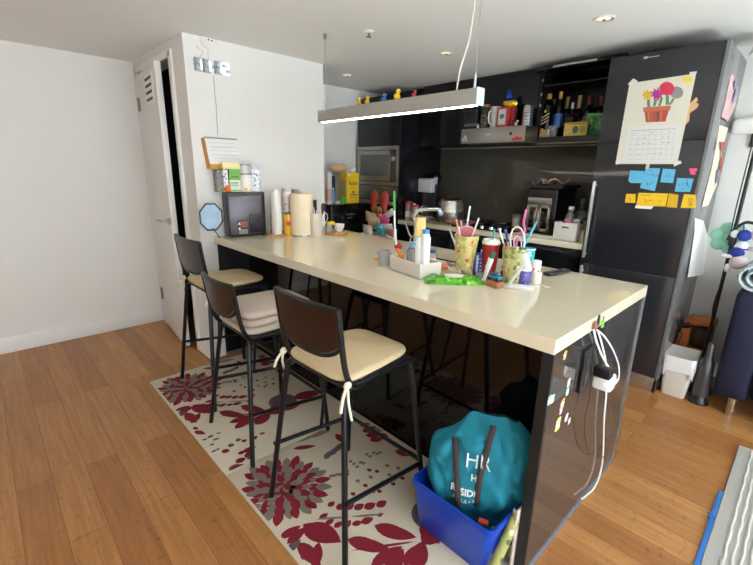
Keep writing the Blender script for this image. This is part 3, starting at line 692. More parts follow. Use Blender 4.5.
# ---- corner of the island by the wall
A0, A1 = at(227.2, 238.1, 'z', HC), at(265.2, 235.8, 'z', HC)
A0 = Vector((.058, 2.325, HC)); A1 = Vector((.318, 2.282, HC)); AR = math.atan2((A1-A0).y, (A1-A0).x); AW = (A1-A0).length
AH = htop(A0, 192.3)-HC; AD = .125
t = T('counter_appliance', 'black boxy countertop appliance with a vent grille and warning labels on its back', 'appliance', A0, AR)
MB().box((AW/2, AD/2, AH/2+.004), (AW, AD, AH-.008), bevel=.006).build('housing', M('#1A1A1D', .3), t)
MB().box((AW*.47, -.002, AH*.49), (AW*.86, .006, AH*.86), bevel=.002).build('back_plate', M('#5F5A60', .33, .6, noise=.12, scale=9), t)
MB().box((AW*.74, -.008, AH*.30), (AW*.40, .012, AH*.42), bevel=.004).build('vent_cover', M('#141416', .35), t)
v = MB()
for k in range(4): v.tube([(AW*.74+(.012+.011*k)*math.cos(a*PI/8), -.0145, AH*.30+(.012+.011*k)*math.sin(a*PI/8)) for a in range(16)], .0022, 5, closed=True)
v.build('grille', M('#060607', .5), t)
lb = MB().box((AW*.36, -.0055, AH*.22), (AW*.28, .002, AH*.34)).build('warning_label', M('#2B2A2C', .5), t)
MB().box((AW*.39, -.007, AH*.29), (AW*.19, .001, AH*.14)).build('red_field', M('#9C4B47', .5, noise=.2, scale=150), lb)
MB().box((AW*.36, -.007, AH*.125), (AW*.24, .001, AH*.11)).build('text_field', M('#8E8B8C', .6, noise=.3, scale=260), lb)
v = MB()
for z in (.31, .20): v.prism([(AW*.265+x, -.008, AH*z+y) for x, y in ((-.010, -.008), (.010, -.008), (0, .011))], (0, .0008, 0))
v.build('warning_triangles', M('#E6DAD2', .5), lb)
for x in (.02, AW-.02):
    for y in (.02, AD-.02): MB().cyl((x, y, 0), .009, .007, 10).build('foot', BLACKP, t)
ATZ = HC+AH
def onapp(u, v): return A0+Vector((math.cos(AR)*u-math.sin(AR)*v, math.sin(AR)*u+math.cos(AR)*v, AH))
def hpx(p, wpx): return wid(p, wpx)
# on the appliance
q = onapp(-.025, .07)
carton('magazine_bundle', 'crumpled grey patterned packet at the wall edge of the black appliance', 'packet', q, (.05, .09, htop(q, 170)-q.z), pattern_mat('#7C7A78', ('#B9B5AC', '#4E5257', '#A89A5A'), 60), AR)
q = onapp(.008, .045)
carton('medicine_box', 'thin blue and white zigzag box standing behind the orange egg', 'box', q, (.03, .05, htop(q, 169)-q.z), pattern_mat('#E5E6EA', ('#2C4A8C', '#FFFFFF', '#33507F'), 75), AR)
q = onapp(.012, .012)
t = T('toy_egg', 'small orange egg-shaped toy on the black appliance', 'toy egg', q)
MB().lathe([(.004, 0), (.015, .004), (.021, .016), (.019, .03), (.010, .043), (.002, .047)], 18).build('shell', M('#EE6A2A', .4), t)
MB().lathe([(.0205, .018), (.0205, .0195)], 18, cap=False).build('seam', M('#C9501B', .5), t)
q = onapp(.068, .042); h_ = htop(q, 169)-q.z
t = carton('medicine_box', 'green and white medicine box upright on the black appliance', 'box', q, (.072, .045, h_), M('#DDE3CF', .5), AR, bands=((.52, .99, M('#6FB04A', .5, noise=.08)), (.02, .1, M('#8FC06A', .5))))
b = MB()
for z in (.42, .36, .28): b.box((-.005, -.0236, h_*z), (.05, .0006, .004))
b.box((0, -.0238, h_*.66), (.05, .0006, .009)).build('print', M('#5B6B4E', .6), t)
q2 = Vector((q.x, q.y, q.z+h_))
carton('soap_box', 'pale yellow carton lying flat on top of the green medicine box', 'box', q2+Vector((-.02, .0, .001)), (.115, .05, .042), M('#EFE3A6', .55, noise=.06, scale=60), AR)
q = onapp(.150, .055)
h_ = htop(q, 174.5)-q.z
t = jar('supplement_jar', 'white jar with a yellow stripe under the silver-grey tin', 'jar', q, h_, .05, M('#E9E8E6', .35), None)
MB().lathe([(.0505, h_*.1), (.0505, h_*.8)], 20, cap=False).build('label', pattern_mat('#ECEAE6', ('#E5B637', '#F2F1EE', '#CDB8B0'), 26), t)
q2 = Vector((q.x-.004, q.y, q.z+h_))
t = jar('tin', 'silver-grey round tin stacked on the white jar', 'tin', q2, htop(q2, 164)-q2.z, .044, M('#CFCFD6', .3), M('#9E9DA3', .3, .5), .14)
MB().lathe([(.0455, .0), (.0455, .008)], 20, cap=False).build('rim', M('#9A7B4A', .4, .5), t)
q = onapp(.222, .055)
bottle('pill_bottle', 'white pill bottle with blue printed label at the appliance end', 'bottle', q, htop(q, 166)-q.z, .037, M('#EFF0F2', .35), M('#C9CCD0', .35), .16, .8, pattern_mat('#DCE6F0', ('#3E6FB0', '#5A4E98', '#DDE9C8'), 70), (.1, .74), cap_h=.12, shoulder=.05)
# framed hoop by the corner
P_ = [(-.0, .085), (.03, .085), (.06, .055), (.06, -.03), (.03, -.075), (-.03, -.075), (-.062, -.04), (-.062, .045), (-.035, .085)]
q = at(211.3, 217, 'y', 2.335)
t = T('octagonal_frame', 'black octagonal frame with pale blue picture leaning between wall and appliance', 'picture frame', (q.x, 2.335, q.z))
pp = [(.08*math.cos(a)*1.0, .094*math.sin(a)) for a in [PI/8+k*PI/4 for k in range(8)]]
MB().tube([(x, 0, z) for x, z in pp], .005, 6, closed=True).build('frame', BLACKM, t)
MB().prism([(x*.94, .002, z*.94) for x, z in pp], (0, .003, 0)).build('picture', M('#A9C4E0', .5, noise=.22, scale=14), t)
MB().tube([(-.0, 0, -.075), (.03, .0, -.115), (.045, .0, HC-q.z+.002)], .003, 6).build('prop_leg', BLACKM, t)
# wall calendar behind
ca, cb_, cc, cdn = at(204, 138, 'y', LW-.02), at(236.5, 139, 'y', LW-.02), at(241, 169, 'y', LW-.045), at(207, 168.5, 'y', LW-.045)
t = T('desk_calendar', 'white calendar with ochre base strip hanging on the wall over the appliance', 'calendar', (ca.x, LW, cdn.z))
o = t.location; W_ = (cb_-ca).length; Hh = ca.z-cdn.z
MB().prism([(0, -.022, Hh), (W_, -.022, Hh), (W_+.015, -.05, .03), (.015, -.05, .03)], (0, .004, 0)).build('pages', M('#E9E8E8', .75, noise=.02), t)
MB().prism([(.015, -.052, .03), (W_+.015, -.052, .03), (W_+.015, -.054, -.002), (.015, -.054, -.002)], (0, .006, 0)).build('base_strip', M('#D9A63C', .6), t)
MB().prism([(0, -.024, Hh), (.03, -.052, 0), (.012, -.002, -.002), (-.012, -.002, Hh)], (-.002, 0, 0)).build('stand_side', M('#B98A3E', .7), t)
MB().box((W_/2, -.02, Hh+.004), (W_, .014, .01)).build('spiral_binding', M('#8F8D8A', .4, .6), t)
g = MB()
for r_ in range(5):
    for k in range(1):
        u = .5; v_ = (r_+1)/6.5; 
        g.box((u*W_+.03*v_, -.0225-.0285*v_-.0015, Hh*(1-v_)+.03*v_), (W_*.82, .0006, .0022))
g.build('date_lines', M('#B3B4BC', .7), t)
# LED clock
def wy(px, py, k=0): return at(px, py, 'y', LW-.012-.001*k)
ZC = lambda x, y: (185+x/10.27, 30+y/10.27)
q0, q1 = wy(*ZC(95, 352)), wy(*ZC(445, 410)); zc = (wy(*ZC(250, 300)).z+wy(*ZC(250, 445)).z)/2
t = T('led_clock', 'white digital wall clock showing 11:12 near the ceiling', 'clock', (q0.x, LW, zc))
CW = q1.x-q0.x; dh = wy(*ZC(210, 300)).z-wy(*ZC(210, 436)).z; dw = CW*.215
UNL, LIT = M('#AEB6BE', .35, noise=.02), M('#FCFDFF', .3, noise=0, emit=.12)
SEG = {'a': (0, 1), 'b': (1, .5), 'c': (1, -.5), 'd': (0, -1), 'e': (-1, -.5), 'f': (-1, .5), 'g': (0, 0)}
for ch, f in (('1', .115), ('1', .36), ('1', .69), ('2', .915)):
    on = {'1': 'bc', '2': 'abged'}[ch]; b1, b2 = MB(), MB(); sw_ = .017
    for k, (sx_, sz_) in SEG.items():
        bb = b2 if k in on else b1; yy = -.0135 if k in on else -.012
        if k in 'adg': bb.box((f*CW, yy, sz_*(dh/2-sw_/2)), (dw, .022, sw_), bevel=.003)
        else: bb.box((f*CW+sx_*(dw/2-sw_/2), yy, sz_*(dh/2-sw_/2)), (sw_, .022, dh/2-sw_*.2), bevel=.003)
    dg = b1.build('digit', UNL, t); b2.build('lit_segment', LIT, dg)
b = MB()
for z in (-.02, .02): b.box((.525*CW, -.012, z), (.012, .02, .012), bevel=.002)
b.build('colon', LIT, t)
MB().box((.5*CW, -.005, 0), (CW*.9, .008, .012)).build('back_bar', UNL, t)
p0 = wy(*ZC(295, 445)); p1 = wy(218, 137)
tag(MB().tube([(p0.x, LW-.004, p0.z-.01), (p0.x+.003, LW-.004, (p0.z+p1.z)/2), (p1.x, LW-.012, p1.z+.015)], .0022, 6).build('clock_cord', M('#A9A8A4', .5)), 'thin grey cord hanging from the wall clock to the calendar', 'cord')
q = wy(207.5, 40.2)
t = T('cable_cover', 'round white cover plate with two dark screws above the wall clock', 'cover plate', (q.x, LW, q.z))
MB().lathe([(.045, 0), (.043, .006), (.03, .010)], 28).build('plate', M('#E4E2DC', .6), t).rotation_euler = (PI/2, 0, 0)
for k in (-1, 1): MB().sph((.018+.011*k, -.011, .004-.001*k), .0055, (1, .5, 1), 10).build('screw', M('#4A4542', .5), t)
for k, pts in enumerate((((197, 45), (199, 48), (203.5, 51.5), (200, 58)), ((208.5, 48), (208.6, 55), (209.5, 60), (213, 62)))):
    P_ = [wy(*a_) for a_ in pts]; o_ = P_[0].copy()
    tag(MB().tube([Vector((p.x, LW-.003, p.z))-Vector((o_.x, LW-.003, o_.z)) for p in P_], .0016, 5, smooth=4).build('thin_wire', M('#B4AFA8', .5), None, (o_.x, LW-.003, o_.z)), ('curled thin wire on the wall at the door side of the clock', 'thin wire dropping from the round cover to the wall clock')[k], 'wire')

# ---- rolls and jars beside the appliance
p, r = stand(277.3, 237.3, 21, HC)
t = T('roll_holder', 'upright cling film roll on a round wooden base by the appliance', 'roll holder', (p.x, p.y, HC))
MB().lathe([(r, 0), (r, .01), (r*.93, .014)], 28).build('wooden_base', M('#B98556', .5, noise=.12, scale=20), t)
hh = htop((p.x, p.y, HC), 190.5)-HC; rr = wid(p, 10.5)/2
MB().lathe([(rr, .0145), (rr, hh-.004), (rr*.5, hh-.004), (rr*.5, hh)], 24).build('film_roll', M('#DDDBD6', .12, noise=.03, coat=.5), t)
MB().cyl((0, 0, hh-.004), rr*.4, .012, 14).build('rod', SILVER, t)
p, r = stand(287.5, 237, 8.5, HC)
p += Vector((.035, .04, 0)); t = jar('can', 'yellow can with a small red badge behind the cling film roll', 'can', (p.x, p.y, HC), htop(p, 212.5)-HC, wid(p, 9)/2, M('#E9B31E', .35), M('#5E5A4E', .4, .6), .07, None, lr=.98)
hh = htop(p, 212.5)-HC; a_ = facing(p)+PI; rr = wid(p, 9)/2
MB().prism([Vector(c_) for c_ in ell((rr*1.03*math.cos(a_), rr*1.03*math.sin(a_), hh*.55), (-math.sin(a_), math.cos(a_), 0), (0, 0, 1), rr*.55, hh*.1, 14)], (.001*math.cos(a_), .001*math.sin(a_), 0)).build('badge', M('#C9433A', .5, noise=.2), t)
p2 = Vector((p.x+.035, p.y+.06, HC))
bottle('vitamin_bottle', 'white bottle with pink label standing behind the yellow can', 'bottle', p2, htop(p2, 188)-HC, wid(p2, 9.5)/2, M('#E6E3E6', .35), M('#BBB6B8', .35), .12, .85, pattern_mat('#EBDDE2', ('#C66C8E', '#F0E9EC', '#8E76A8'), 60), (.55, .84), cap_h=.07, shoulder=.05)
p2 = Vector((p.x+.10, p.y+.05, HC))
bottle('vitamin_bottle', 'white bottle with grey cap peeking over the cream paper roll', 'bottle', p2, htop(p2, 189.5)-HC, wid(p2, 8.5)/2, M('#E3DDD2', .35), M('#8F8C88', .35), .12, .85, pattern_mat('#E8E0D4', ('#D2724A', '#F1ECE2', '#D9D1C0'), 60), (.5, .82), cap_h=.07, shoulder=.05)
p2 = Vector((p.x-.06, p.y+.10, HC))
bottle('sauce_bottle', 'dark bottle half hidden between the appliance and cling film', 'bottle', p2, htop(p2, 205)-HC, .024, M('#4A3A30', .25), M('#8C5A4A', .4), .3, .5)
p, r = stand(302.5, 236.8, 21, HC)
t = T('paper_roll', 'fat cream paper towel roll standing on a steel base', 'paper towel roll', (p.x, p.y, HC))
hh = htop((p.x, p.y, HC), 193.5)-HC; r = wid(p, 22.5)/2
MB().lathe([(r*.96, 0), (r*.96, .006), (r*.8, .009)], 32).build('steel_base', M('#A8AAA8', .25, .9), t)
MB().lathe([(r, .010), (r, hh), (r*.35, hh), (r*.35, hh-.01)], 36).build('roll', M('#EADCC0', .8, noise=.03, scale=30, bump=.1, bscale=120), t)
MB().cyl((0, 0, hh-.01), .008, .025, 12).build('rod', SILVER, t)
a_ = facing(p)+PI
MB().box((r*.96*math.cos(a_+.18), r*.96*math.sin(a_+.18), .016), (.006, .028, .022), rz=a_+.18).build('tag', M('#F3F3F1', .6), t)
p, r = stand(317.5, 236.5, 8.5, HC)
r = wid(p, 13)/2; hh = htop((p.x, p.y, HC), 213)-HC
t = T('utensil_crock', 'pale grey utensil crock beside the cream paper roll', 'crock', (p.x-.01, p.y+.01, HC))
MB().cup((0, 0, 0), r*.9, r, hh, .004).build('pot', M('#D8D0C0', .5), t)
cr = Vector((p.x-.01, p.y+.01, HC))
def uten(dx, dy, lean, hgt, head, mat, label, hm=None):
    t = T('kitchen_utensil', label, 'utensil', (cr.x+dx, cr.y+dy, HC+.006), 0)
    top_ = Vector((lean[0], lean[1], hgt))
    MB().tube([(0, 0, 0), top_], .004, 8).build('handle', mat, t)
    if head == 'spoon': MB().sph(top_+Vector((lean[0]*.15, lean[1]*.15, .025)), .024, (.9, .35, 1.35), 12).build('head', hm or mat, t)
    elif head == 'turner': MB().box(top_+Vector((0, 0, .03)), (.045, .006, .075), rz=.6, bevel=.004).build('head', hm or mat, t)
    else: MB().tube([top_+Vector((x*.018, 0, z)) for x, z in ((0, 0), (1, .03), (.6, .065), (-.6, .065), (-1, .03), (0, 0))], .0025, 6, smooth=3).build('head', hm or mat, t)
uten(.0, .012, (.02, .01, ), .185, 'turner', BLACKM, 'black turner in the crock closest to the paper roll')
uten(.012, -.008, (.045, -.005), .175, 'spoon', M('#3A2528', .4), 'dark brownish spoon leaning in the utensil crock')
uten(-.008, .0, (.01, .03), .20, 'spoon', M('#26282C', .4), 'tallest black spoon in the utensil crock')
uten(.015, .012, (.075, .02), .155, 'turner', M('#222A38', .4), 'black-blue turner leaning toward the alcove')
uten(.008, -.015, (.06, -.02), .09, 'whisk', PW, 'white looped whisk hanging over the crock rim')
# chopping board with bits
p = at(331, 235.5, 'z', HC)
t = T('wooden_board', 'round wooden board with cloth and bits behind the crock', 'board', (p.x+.09, p.y+.055, HC))
MB().lathe([(.088, 0), (.092, .006), (.09, .016)], 32, sx=1.1, sy=.85).build('board', M('#BE8F4E', .5, noise=.12, scale=16), t)
bq = Vector((p.x+.09, p.y+.055, HC+.016))
t = jar('glass_tumbler', 'pale green glass tumbler on the wooden board holding yellow sponge', 'tumbler', bq+Vector((-.055, .015, 0)), .055, .027, M('#B9C9B4', .15, trans=.4), None)
tag(MB().box((0, 0, .012), (.06, .04, .024), bevel=.006, seg=3).build('yellow_sponge', M('#EFC531', .9, bump=.5, bscale=160), None, bq+Vector((-.05, -.002, .056)), .4), 'small yellow sponge resting on the glass tumbler', 'sponge')
t = T('white_bowl', 'small white bowl on the wooden board', 'bowl', bq+Vector((.03, .0, 0)))
MB().lathe([(.022, 0), (.038, .03), (.042, .056), (.039, .056), (.03, .02)], 24, cap=True).build('bowl', PW, t)
tag(MB().box((0, 0, .008), (.07, .03, .014), bevel=.004).build('red_mesh_bag', pattern_mat('#C99A72', ('#B7432E', '#D9CDB8', '#B7543E'), 90), None, at(334, 234.5, 'z', HC)+Vector((.005, -.028, 0)), .3), 'reddish patterned strip of packaging at the board edge', 'packaging')

# ---- caddy group in the middle of the island
ta, tb, tc = at(389.5, 268.5, 'z', HC), at(419.5, 279.5, 'z', HC), at(437.5, 270.5, 'z', HC)
ux = (tb-ta); TL = ux.length; TR = math.atan2(ux.y, ux.x); TD = .125
TRH = htop(tb, 265.5)-HC
t = T('sink_caddy', 'cream rectangular caddy full of brushes and bottles on the worktop', 'caddy', (ta.x, ta.y, HC), TR)
b = MB(); tk = .004
b.box((TL/2, TD/2, .003), (TL, TD, .006)).box((TL/2, tk/2, TRH/2), (TL, tk, TRH)).box((TL/2, TD-tk/2, TRH/2), (TL, tk, TRH)).box((tk/2, TD/2, TRH/2), (tk, TD-2*tk, TRH)).box((TL-tk/2, TD/2, TRH/2), (tk, TD-2*tk, TRH))
b.build('tray', M('#DDD6CC', .45), t)
MB().tube([(tk/2, tk/2, TRH), (TL-tk/2, tk/2, TRH), (TL-tk/2, TD-tk/2, TRH), (tk/2, TD-tk/2, TRH)], .004, 6, closed=True).build('rim', M('#E3DDD3', .45), t)
def incad(u, v): return Vector((ta.x+math.cos(TR)*u-math.sin(TR)*v, ta.y+math.sin(TR)*u+math.cos(TR)*v, HC+.007))
def alongpx(px, v):        # where the caddy row v shows at column px
    lo, hi = -.05, TL+.1
    for _ in range(30):
        m = (lo+hi)/2
        if pr(incad(m, v))[0] < px: lo = m
        else: hi = m
    return incad(lo, v)
def leaning(name, label, cat, base, tip, r, mat, group=None, head=None):
    base = Vector(base); t = T(name, label, cat, base, 0, group)
    MB().tube([(0, 0, 0), Vector(tip)-base], r, 8).build('handle', mat, t)
    return t, Vector(tip)-base
# long green and white brush
q = alongpx(397.5, .07); bt = q+Vector((0, 0, 0)); tp = Vector(at(394, 191, 'x', q.x+.02)); jn = Vector(at(394.4, 210.5, 'x', q.x+.015)); nk = Vector(at(394.9, 231, 'x', q.x+.008))
t = T('dish_brush', 'tall dish brush with green grip and white shaft standing in the caddy', 'brush', bt)
MB().tube([jn-bt, tp-bt], .0062, 10).build('grip', M('#3E9A33', .45), t)
MB().tube([jn-bt, nk-bt, Vector((.004, 0, .02))], .0045, 8).build('shaft', PW, t)
MB().box(nk-bt+Vector((.002, 0, -.02)), (.012, .012, .06), bevel=.003).build('head', M('#DCEBE8', .5), t)
q = alongpx(408, .05); tp = Vector(at(397.5, 249, 'x', q.x))
t, d_ = leaning('scraper', 'orange-handled scraper leaning toward the grey cup in the caddy', 'scraper', q, tp, .009, M('#E2863A', .5))
q = alongpx(405, .045); tp = Vector(at(411, 236.5, 'x', q.x+.02)); leaning('wooden_stick', 'thin wooden stick crossing the orange handle in the caddy', 'stick', q, tp, .0028, M('#C08A5A', .6))
q = alongpx(403, .06); tp = Vector(at(404, 253, 'x', q.x)); leaning('vegetable_brush', 'pale orange brush handle between the scraper and wooden stick', 'brush', q, tp, .006, M('#E9A36A', .5))
q = alongpx(394.5, .085); t = T('scrub_ball', 'crimson scrubbing ball on a short stem in the caddy', 'scrubber', q)
zt = htop(q, 243)-q.z
MB().cyl((0, 0, 0), .006, zt-.02, 8).build('stem', PW, t); MB().sph((0, 0, zt-.018), .02, (1, 1, .9), 14).build('ball', M('#C02A48', .7, bump=.4, bscale=120), t)
q = alongpx(410.5, .05)
zt = htop(q, 242)-q.z
bottle('soap_bottle', 'clear soap bottle with pale blue cap in the caddy', 'bottle', q, zt, .024, M('#D5DCE8', .1, trans=.75), M('#6C9AD2', .4), .3, .5, None, cap_h=.17, shoulder=.1)
q = alongpx(424, .045); zt = htop(q, 229.5)-q.z
t = bottle('squeeze_bottle', 'tall white squeeze bottle with bright blue cap in the caddy', 'bottle', q, zt, .022, M('#EEF1F4', .35), M('#3F95DA', .4), .16, .6, None, cap_h=.1, shoulder=.08)
q = alongpx(418, .03); zt = htop(q, 236.5)-q.z
t = bottle('squeeze_bottle', 'slim white bottle holding up the yellow sponge in the caddy', 'bottle', q, zt, .018, M('#E2E5E6', .35), None, .2, .75)
sp = MB().box((0, 0, .042), (.024, .046, .086), bevel=.006, seg=3).build('dish_sponge', M('#D9BE7C', .9, noise=.08, bump=.5, bscale=150), None, q+Vector((.0, 0, zt+.001)), 1.0)
tag(sp, 'tan yellow sponge perched upright on the slim white bottle', 'sponge')
# behind the caddy
p, r = stand(384, 266.5, 11, HC); hh = htop(p, 250.5)-HC
t = T('tumbler', 'grey plastic tumbler standing beside the cream caddy end', 'tumbler', (p.x, p.y, HC))
MB().cup((0, 0, 0), r*1.05, r*1.35, hh, .003).build('cup', M('#A9A8A4', .45), t)
q = at(380.5, 262, 'z', HC)+Vector((.03, .045, 0))
tag(MB().box((0, 0, .011), (.055, .04, .022), bevel=.006, seg=3).build('scouring_sponge', M('#E6C33A', .9, bump=.4, bscale=150), None, q, .6), 'yellow scouring sponge lying behind the grey tumbler', 'sponge')
p = Vector((.40, .80, HC)); p = Vector((.44, at(432, 262, 'x', .44).y, HC))
bottle('small_bottle', 'small clear bottle with navy cap behind the caddy end', 'bottle', p, htop(p, 249.5)-HC, .019, M('#E4D9D6', .2, trans=.4), M('#43659C', .4), .2, .8, M('#EFE3E0', .5), (.2, .6), cap_h=.16, shoulder=.05)
p = Vector((.47, at(441, 265, 'x', .47).y, HC))
t = T('pot_scrubber', 'orange pot scrubber lying behind the end of the caddy', 'scrubber', p, -.8)
MB().box((0, 0, .014), (.075, .035, .026), bevel=.01, seg=3).build('pad', M('#DB8A5E', .8, bump=.3, bscale=140), t)
MB().tube([(-.03, 0, .014), (-.075, .0, .02)], .007, 8).build('handle', M('#C97A4A', .5), t)
p = Vector((.555, at(447, 271, 'x', .555).y, HC))
t = T('sink_strainer', 'low steel strainer lid on the worktop by the sink edge', 'strainer', p)
MB().lathe([(.035, 0), (.037, .006), (.025, .010), (.008, .012)], 24).build('disc', STEEL, t)
MB().cyl((0, 0, .012), .006, .012, 10).build('knob', STEEL, t)
# faucet
fx, fy = .895, 1.345
t = T('faucet', 'chrome kitchen faucet arching over the sink behind the caddy', 'faucet', (fx, fy, HC))
g = lambda px, py: Vector(at(px, py, 'x', fx))-Vector((fx, fy, HC))
b0 = g(414.5, 218); b1 = g(418, 211); b2 = g(428, 209.5); b3 = g(439.5, 209.5); b4 = g(442, 214.5)
MB().cyl((0, 0, 0), .026, .02, 20).build('base', CHROME, t)
MB().tube([(0, 0, .02), (0, 0, .15), (b0.x, b0.y*.8, b0.z), b1, b2, b3], .0125, 12, smooth=6).build('spout', CHROME, t)
MB().tube([b3+Vector((0, .004, 0)), b4+Vector((0, 0, -.005))], .015, 12).build('nozzle', M('#BFD0E4', .2, .6), t)
MB().tube([(0, .02, .05), (0, .05, .06), (.0, .09, .14)], .006, 8, smooth=3).build('lever', CHROME, t)
# green wipes packet
pc_ = at(453.5, 281.5, 'z', HC); pe0, pe1 = at(426, 279, 'z', HC), at(484, 280.5, 'z', HC); PRZ = math.atan2((pe1-pe0).y, (pe1-pe0).x)
t = T('wipes_packet', 'green crinkled wipes packet lying flat in front of the cups', 'packet', (pc_.x, pc_.y, HC), PRZ)
b = MB(); NX, NY = 22, 10; WL, WW = (pe1-pe0).length*1.02, .125; vs = []
for i in range(NX+1):
    for j in range(NY+1):
        u, v_ = i/NX*2-1, j/NY*2-1; prof = (1-abs(u)**4)*(1-abs(v_)**4)
        z = .004+.022*prof+.0055*math.sin(19*u+7*v_)*math.cos(11*v_-5*u)*prof+.003*math.sin(37*u-9*v_)*prof
        wv = 1-.22*abs(u)**3
        vs.append(b.bm.verts.new((u*WL/2, v_*WW/2*wv+.003*math.sin(30*u), max(z, .003))))
nb = len(vs)
for i in range(NX+1):
    for j in range(NY+1): v_ = vs[i*(NY+1)+j].co; vs.append(b.bm.verts.new((v_.x, v_.y, .0005)))
ix = lambda i, j, k=0: vs[k*nb+i*(NY+1)+j]
for i in range(NX):
    for j in range(NY):
        b.bm.faces.new((ix(i, j), ix(i+1, j), ix(i+1, j+1), ix(i, j+1))); b.bm.faces.new((ix(i, j, 1), ix(i, j+1, 1), ix(i+1, j+1, 1), ix(i+1, j, 1)))
for i in range(NX):
    for j in (0, NY): b.bm.faces.new((ix(i, j), ix(i+1, j), ix(i+1, j, 1), ix(i, j, 1)))
for j in range(NY):
    for i in (0, NX): b.bm.faces.new((ix(i, j), ix(i, j+1), ix(i, j+1, 1), ix(i, j, 1)))
b.build('pouch', pattern_mat('#57AC28', ('#3A8A1A', '#86CC48', '#2E7A18', '#9BD858', '#4FA026'), 46, .3, (.45, .75)), t)
MB().lathe([(.036, 0), (.035, .004), (.02, .006)], 24, (0, 0, .026), sx=1.25, sy=.8).build('lid', M('#E9EBDD', .4), t)
b = MB(); b.prism([(-.088+.014*math.cos(k*PI/5), .006+.014*math.sin(k*PI/5), .032) for k in range(10)], (0, 0, .0006)); b.build('print', M('#4E86B8', .4, noise=.3, scale=120), t)
# patterned cups
CUPM = pattern_mat('#C9BC7A', ('#B9564E', '#DDD08A', '#D9924E', '#E6DDBE', '#A3A658', '#C7A05A'), 58, .4, (.5, .62))
CUPG = pattern_mat('#BDB87A', ('#6C8648', '#D2CC8E', '#95A35A', '#7E9558', '#DDD7AC', '#5F7A4E'), 58, .4, (.5, .62))
def bigcup(px, py, wpx, ptop, mat, label):
    p, r = stand(px, py, wpx, HC); hh = htop((p.x, p.y, HC), ptop)-HC
    t = T('tall_cup', label, 'cup', (p.x, p.y, HC))
    MB().cup((0, 0, 0), r, r*1.5, hh, .003, 32).build('cup', mat, t)
    return t, p, r, hh
c1, p1_, r1, h1 = bigcup(461.8, 275.5, 16, 241, CUPM, 'tall yellow-red patterned cup full of straws beside the green packet')
MB().box((0, 0, 0), (.001, .022, .022)).build('barcode', M('#B9B9B5', .5, noise=.4, scale=300), c1)
bc = c1.children[-1]; a_ = facing(p1_)+PI+.25; bc.location = (r1*1.14*math.cos(a_), r1*1.06*math.sin(a_), .035); bc.rotation_euler.z = a_
c2, p2_, r2, h2 = bigcup(510.5, 284.5, 15.5, 248, CUPG, 'tall green-yellow patterned cup holding a whisk and curly straws')
def straw(pc, rr, px, py, mat, label, r=.0042, name='drinking_straw', dx=0):
    tp = Vector(at(px, py, 'x', pc.x+dx)); d_ = (Vector((tp.x, tp.y, 0))-Vector((pc.x, pc.y, 0)))
    bs = Vector((pc.x, pc.y, HC+.006))-Vector((d_.x, d_.y, 0))*min(.8, rr*.5/max(d_.length, .001))
    t = T(name, label, 'straw', bs)
    MB().tube([(0, 0, 0), tp-bs], r, 8).build('tube', mat, t); return t, tp-bs
W_ST = M('#DDE0E2', .3, noise=.02)
straw(p1_, r1, 470, 206, W_ST, 'tallest white straw, in the yellow-red cup', dx=.02)
straw(p1_, r1, 479, 218, W_ST, 'white straw leaning toward the red coffee cup', dx=.01)
straw(p1_, r1, 449.5, 229, W_ST, 'short white straw leaning toward the caddy', dx=-.01)
straw(p1_, r1, 458.5, 226, W_ST, 'short upright white straw in front of the pink disc', dx=-.02)
straw(p1_, r1, 456, 219, M('#E9A56A', .4), 'orange straw in the yellow-red cup', dx=.015)
straw(p1_, r1, 461, 221, W_ST, 'thin white straw just behind the orange one', r=.003, dx=.025)
q = Vector((p1_.x+.005, p1_.y, HC+h1-.03))
t = T('pink_fan', 'round pink translucent disc sticking out of the yellow-red cup', 'disc', q)
b = MB(); b.lathe([(.045, -.002), (.047, 0), (.045, .002)], 28); o_ = b.build('disc', M('#E0788A', .3, trans=.2), t, (0, -.005, .052)); o_.rotation_euler = (PI/2, 0, -.9)
b = MB(); b.lathe([(.052, -.003), (.052, .003), (.046, .003), (.046, -.003), (.052, -.003)], 28, cap=False); o_ = b.build('rim', M('#E8A9B2', .3), t, (0, -.005, .052)); o_.rotation_euler = (PI/2, 0, -.9)
MB().cyl((0, -.005, -.045), .005, .05, 8).build('stem', M('#E0788A', .3), t)
# red coffee cup
p, r = stand(488, 279, 14, HC); hh = htop((p.x, p.y, HC), 239)-HC; r = wid(p, 14.5)/2
t = T('coffee_cup', 'red takeaway coffee cup with white lid between the two patterned cups', 'cup', (p.x, p.y, HC))
MB().lathe([(r*.85, 0), (r*1.15, hh*.9)], 28).build('cup', M('#A91F2A', .45, noise=.08), t)
MB().lathe([(r*1.22, hh*.88), (r*1.24, hh*.93), (r*1.12, hh*.94), (r*1.08, hh), (r*.9, hh), (r*.85, hh-.004)], 28).build('lid', M('#EDEAE6', .4), t)
a_ = facing(p)+PI
b = MB(); R_ = r*.985
for s_ in (1, .6, .3):
    cxx = Vector((R_*math.cos(a_-.15), R_*math.sin(a_-.15), hh*.33)); uu = Vector((-math.sin(a_-.15), math.cos(a_-.15), 0))*.015*s_; vv = Vector((0, 0, .017*s_))
    P_ = [cxx+uu, cxx+vv, cxx-uu, cxx-vv]
    b.tube([x+Vector((math.cos(a_), math.sin(a_), 0))*.0015 for x in P_], .001, 4, closed=True)
b.build('diamond_emblem', M('#E9D9D6', .5), t)
pr_ = p
straw(p, r, 494.5, 229, M('#3FA79C', .4), 'short teal straw behind the coffee cup lid', dx=.03)
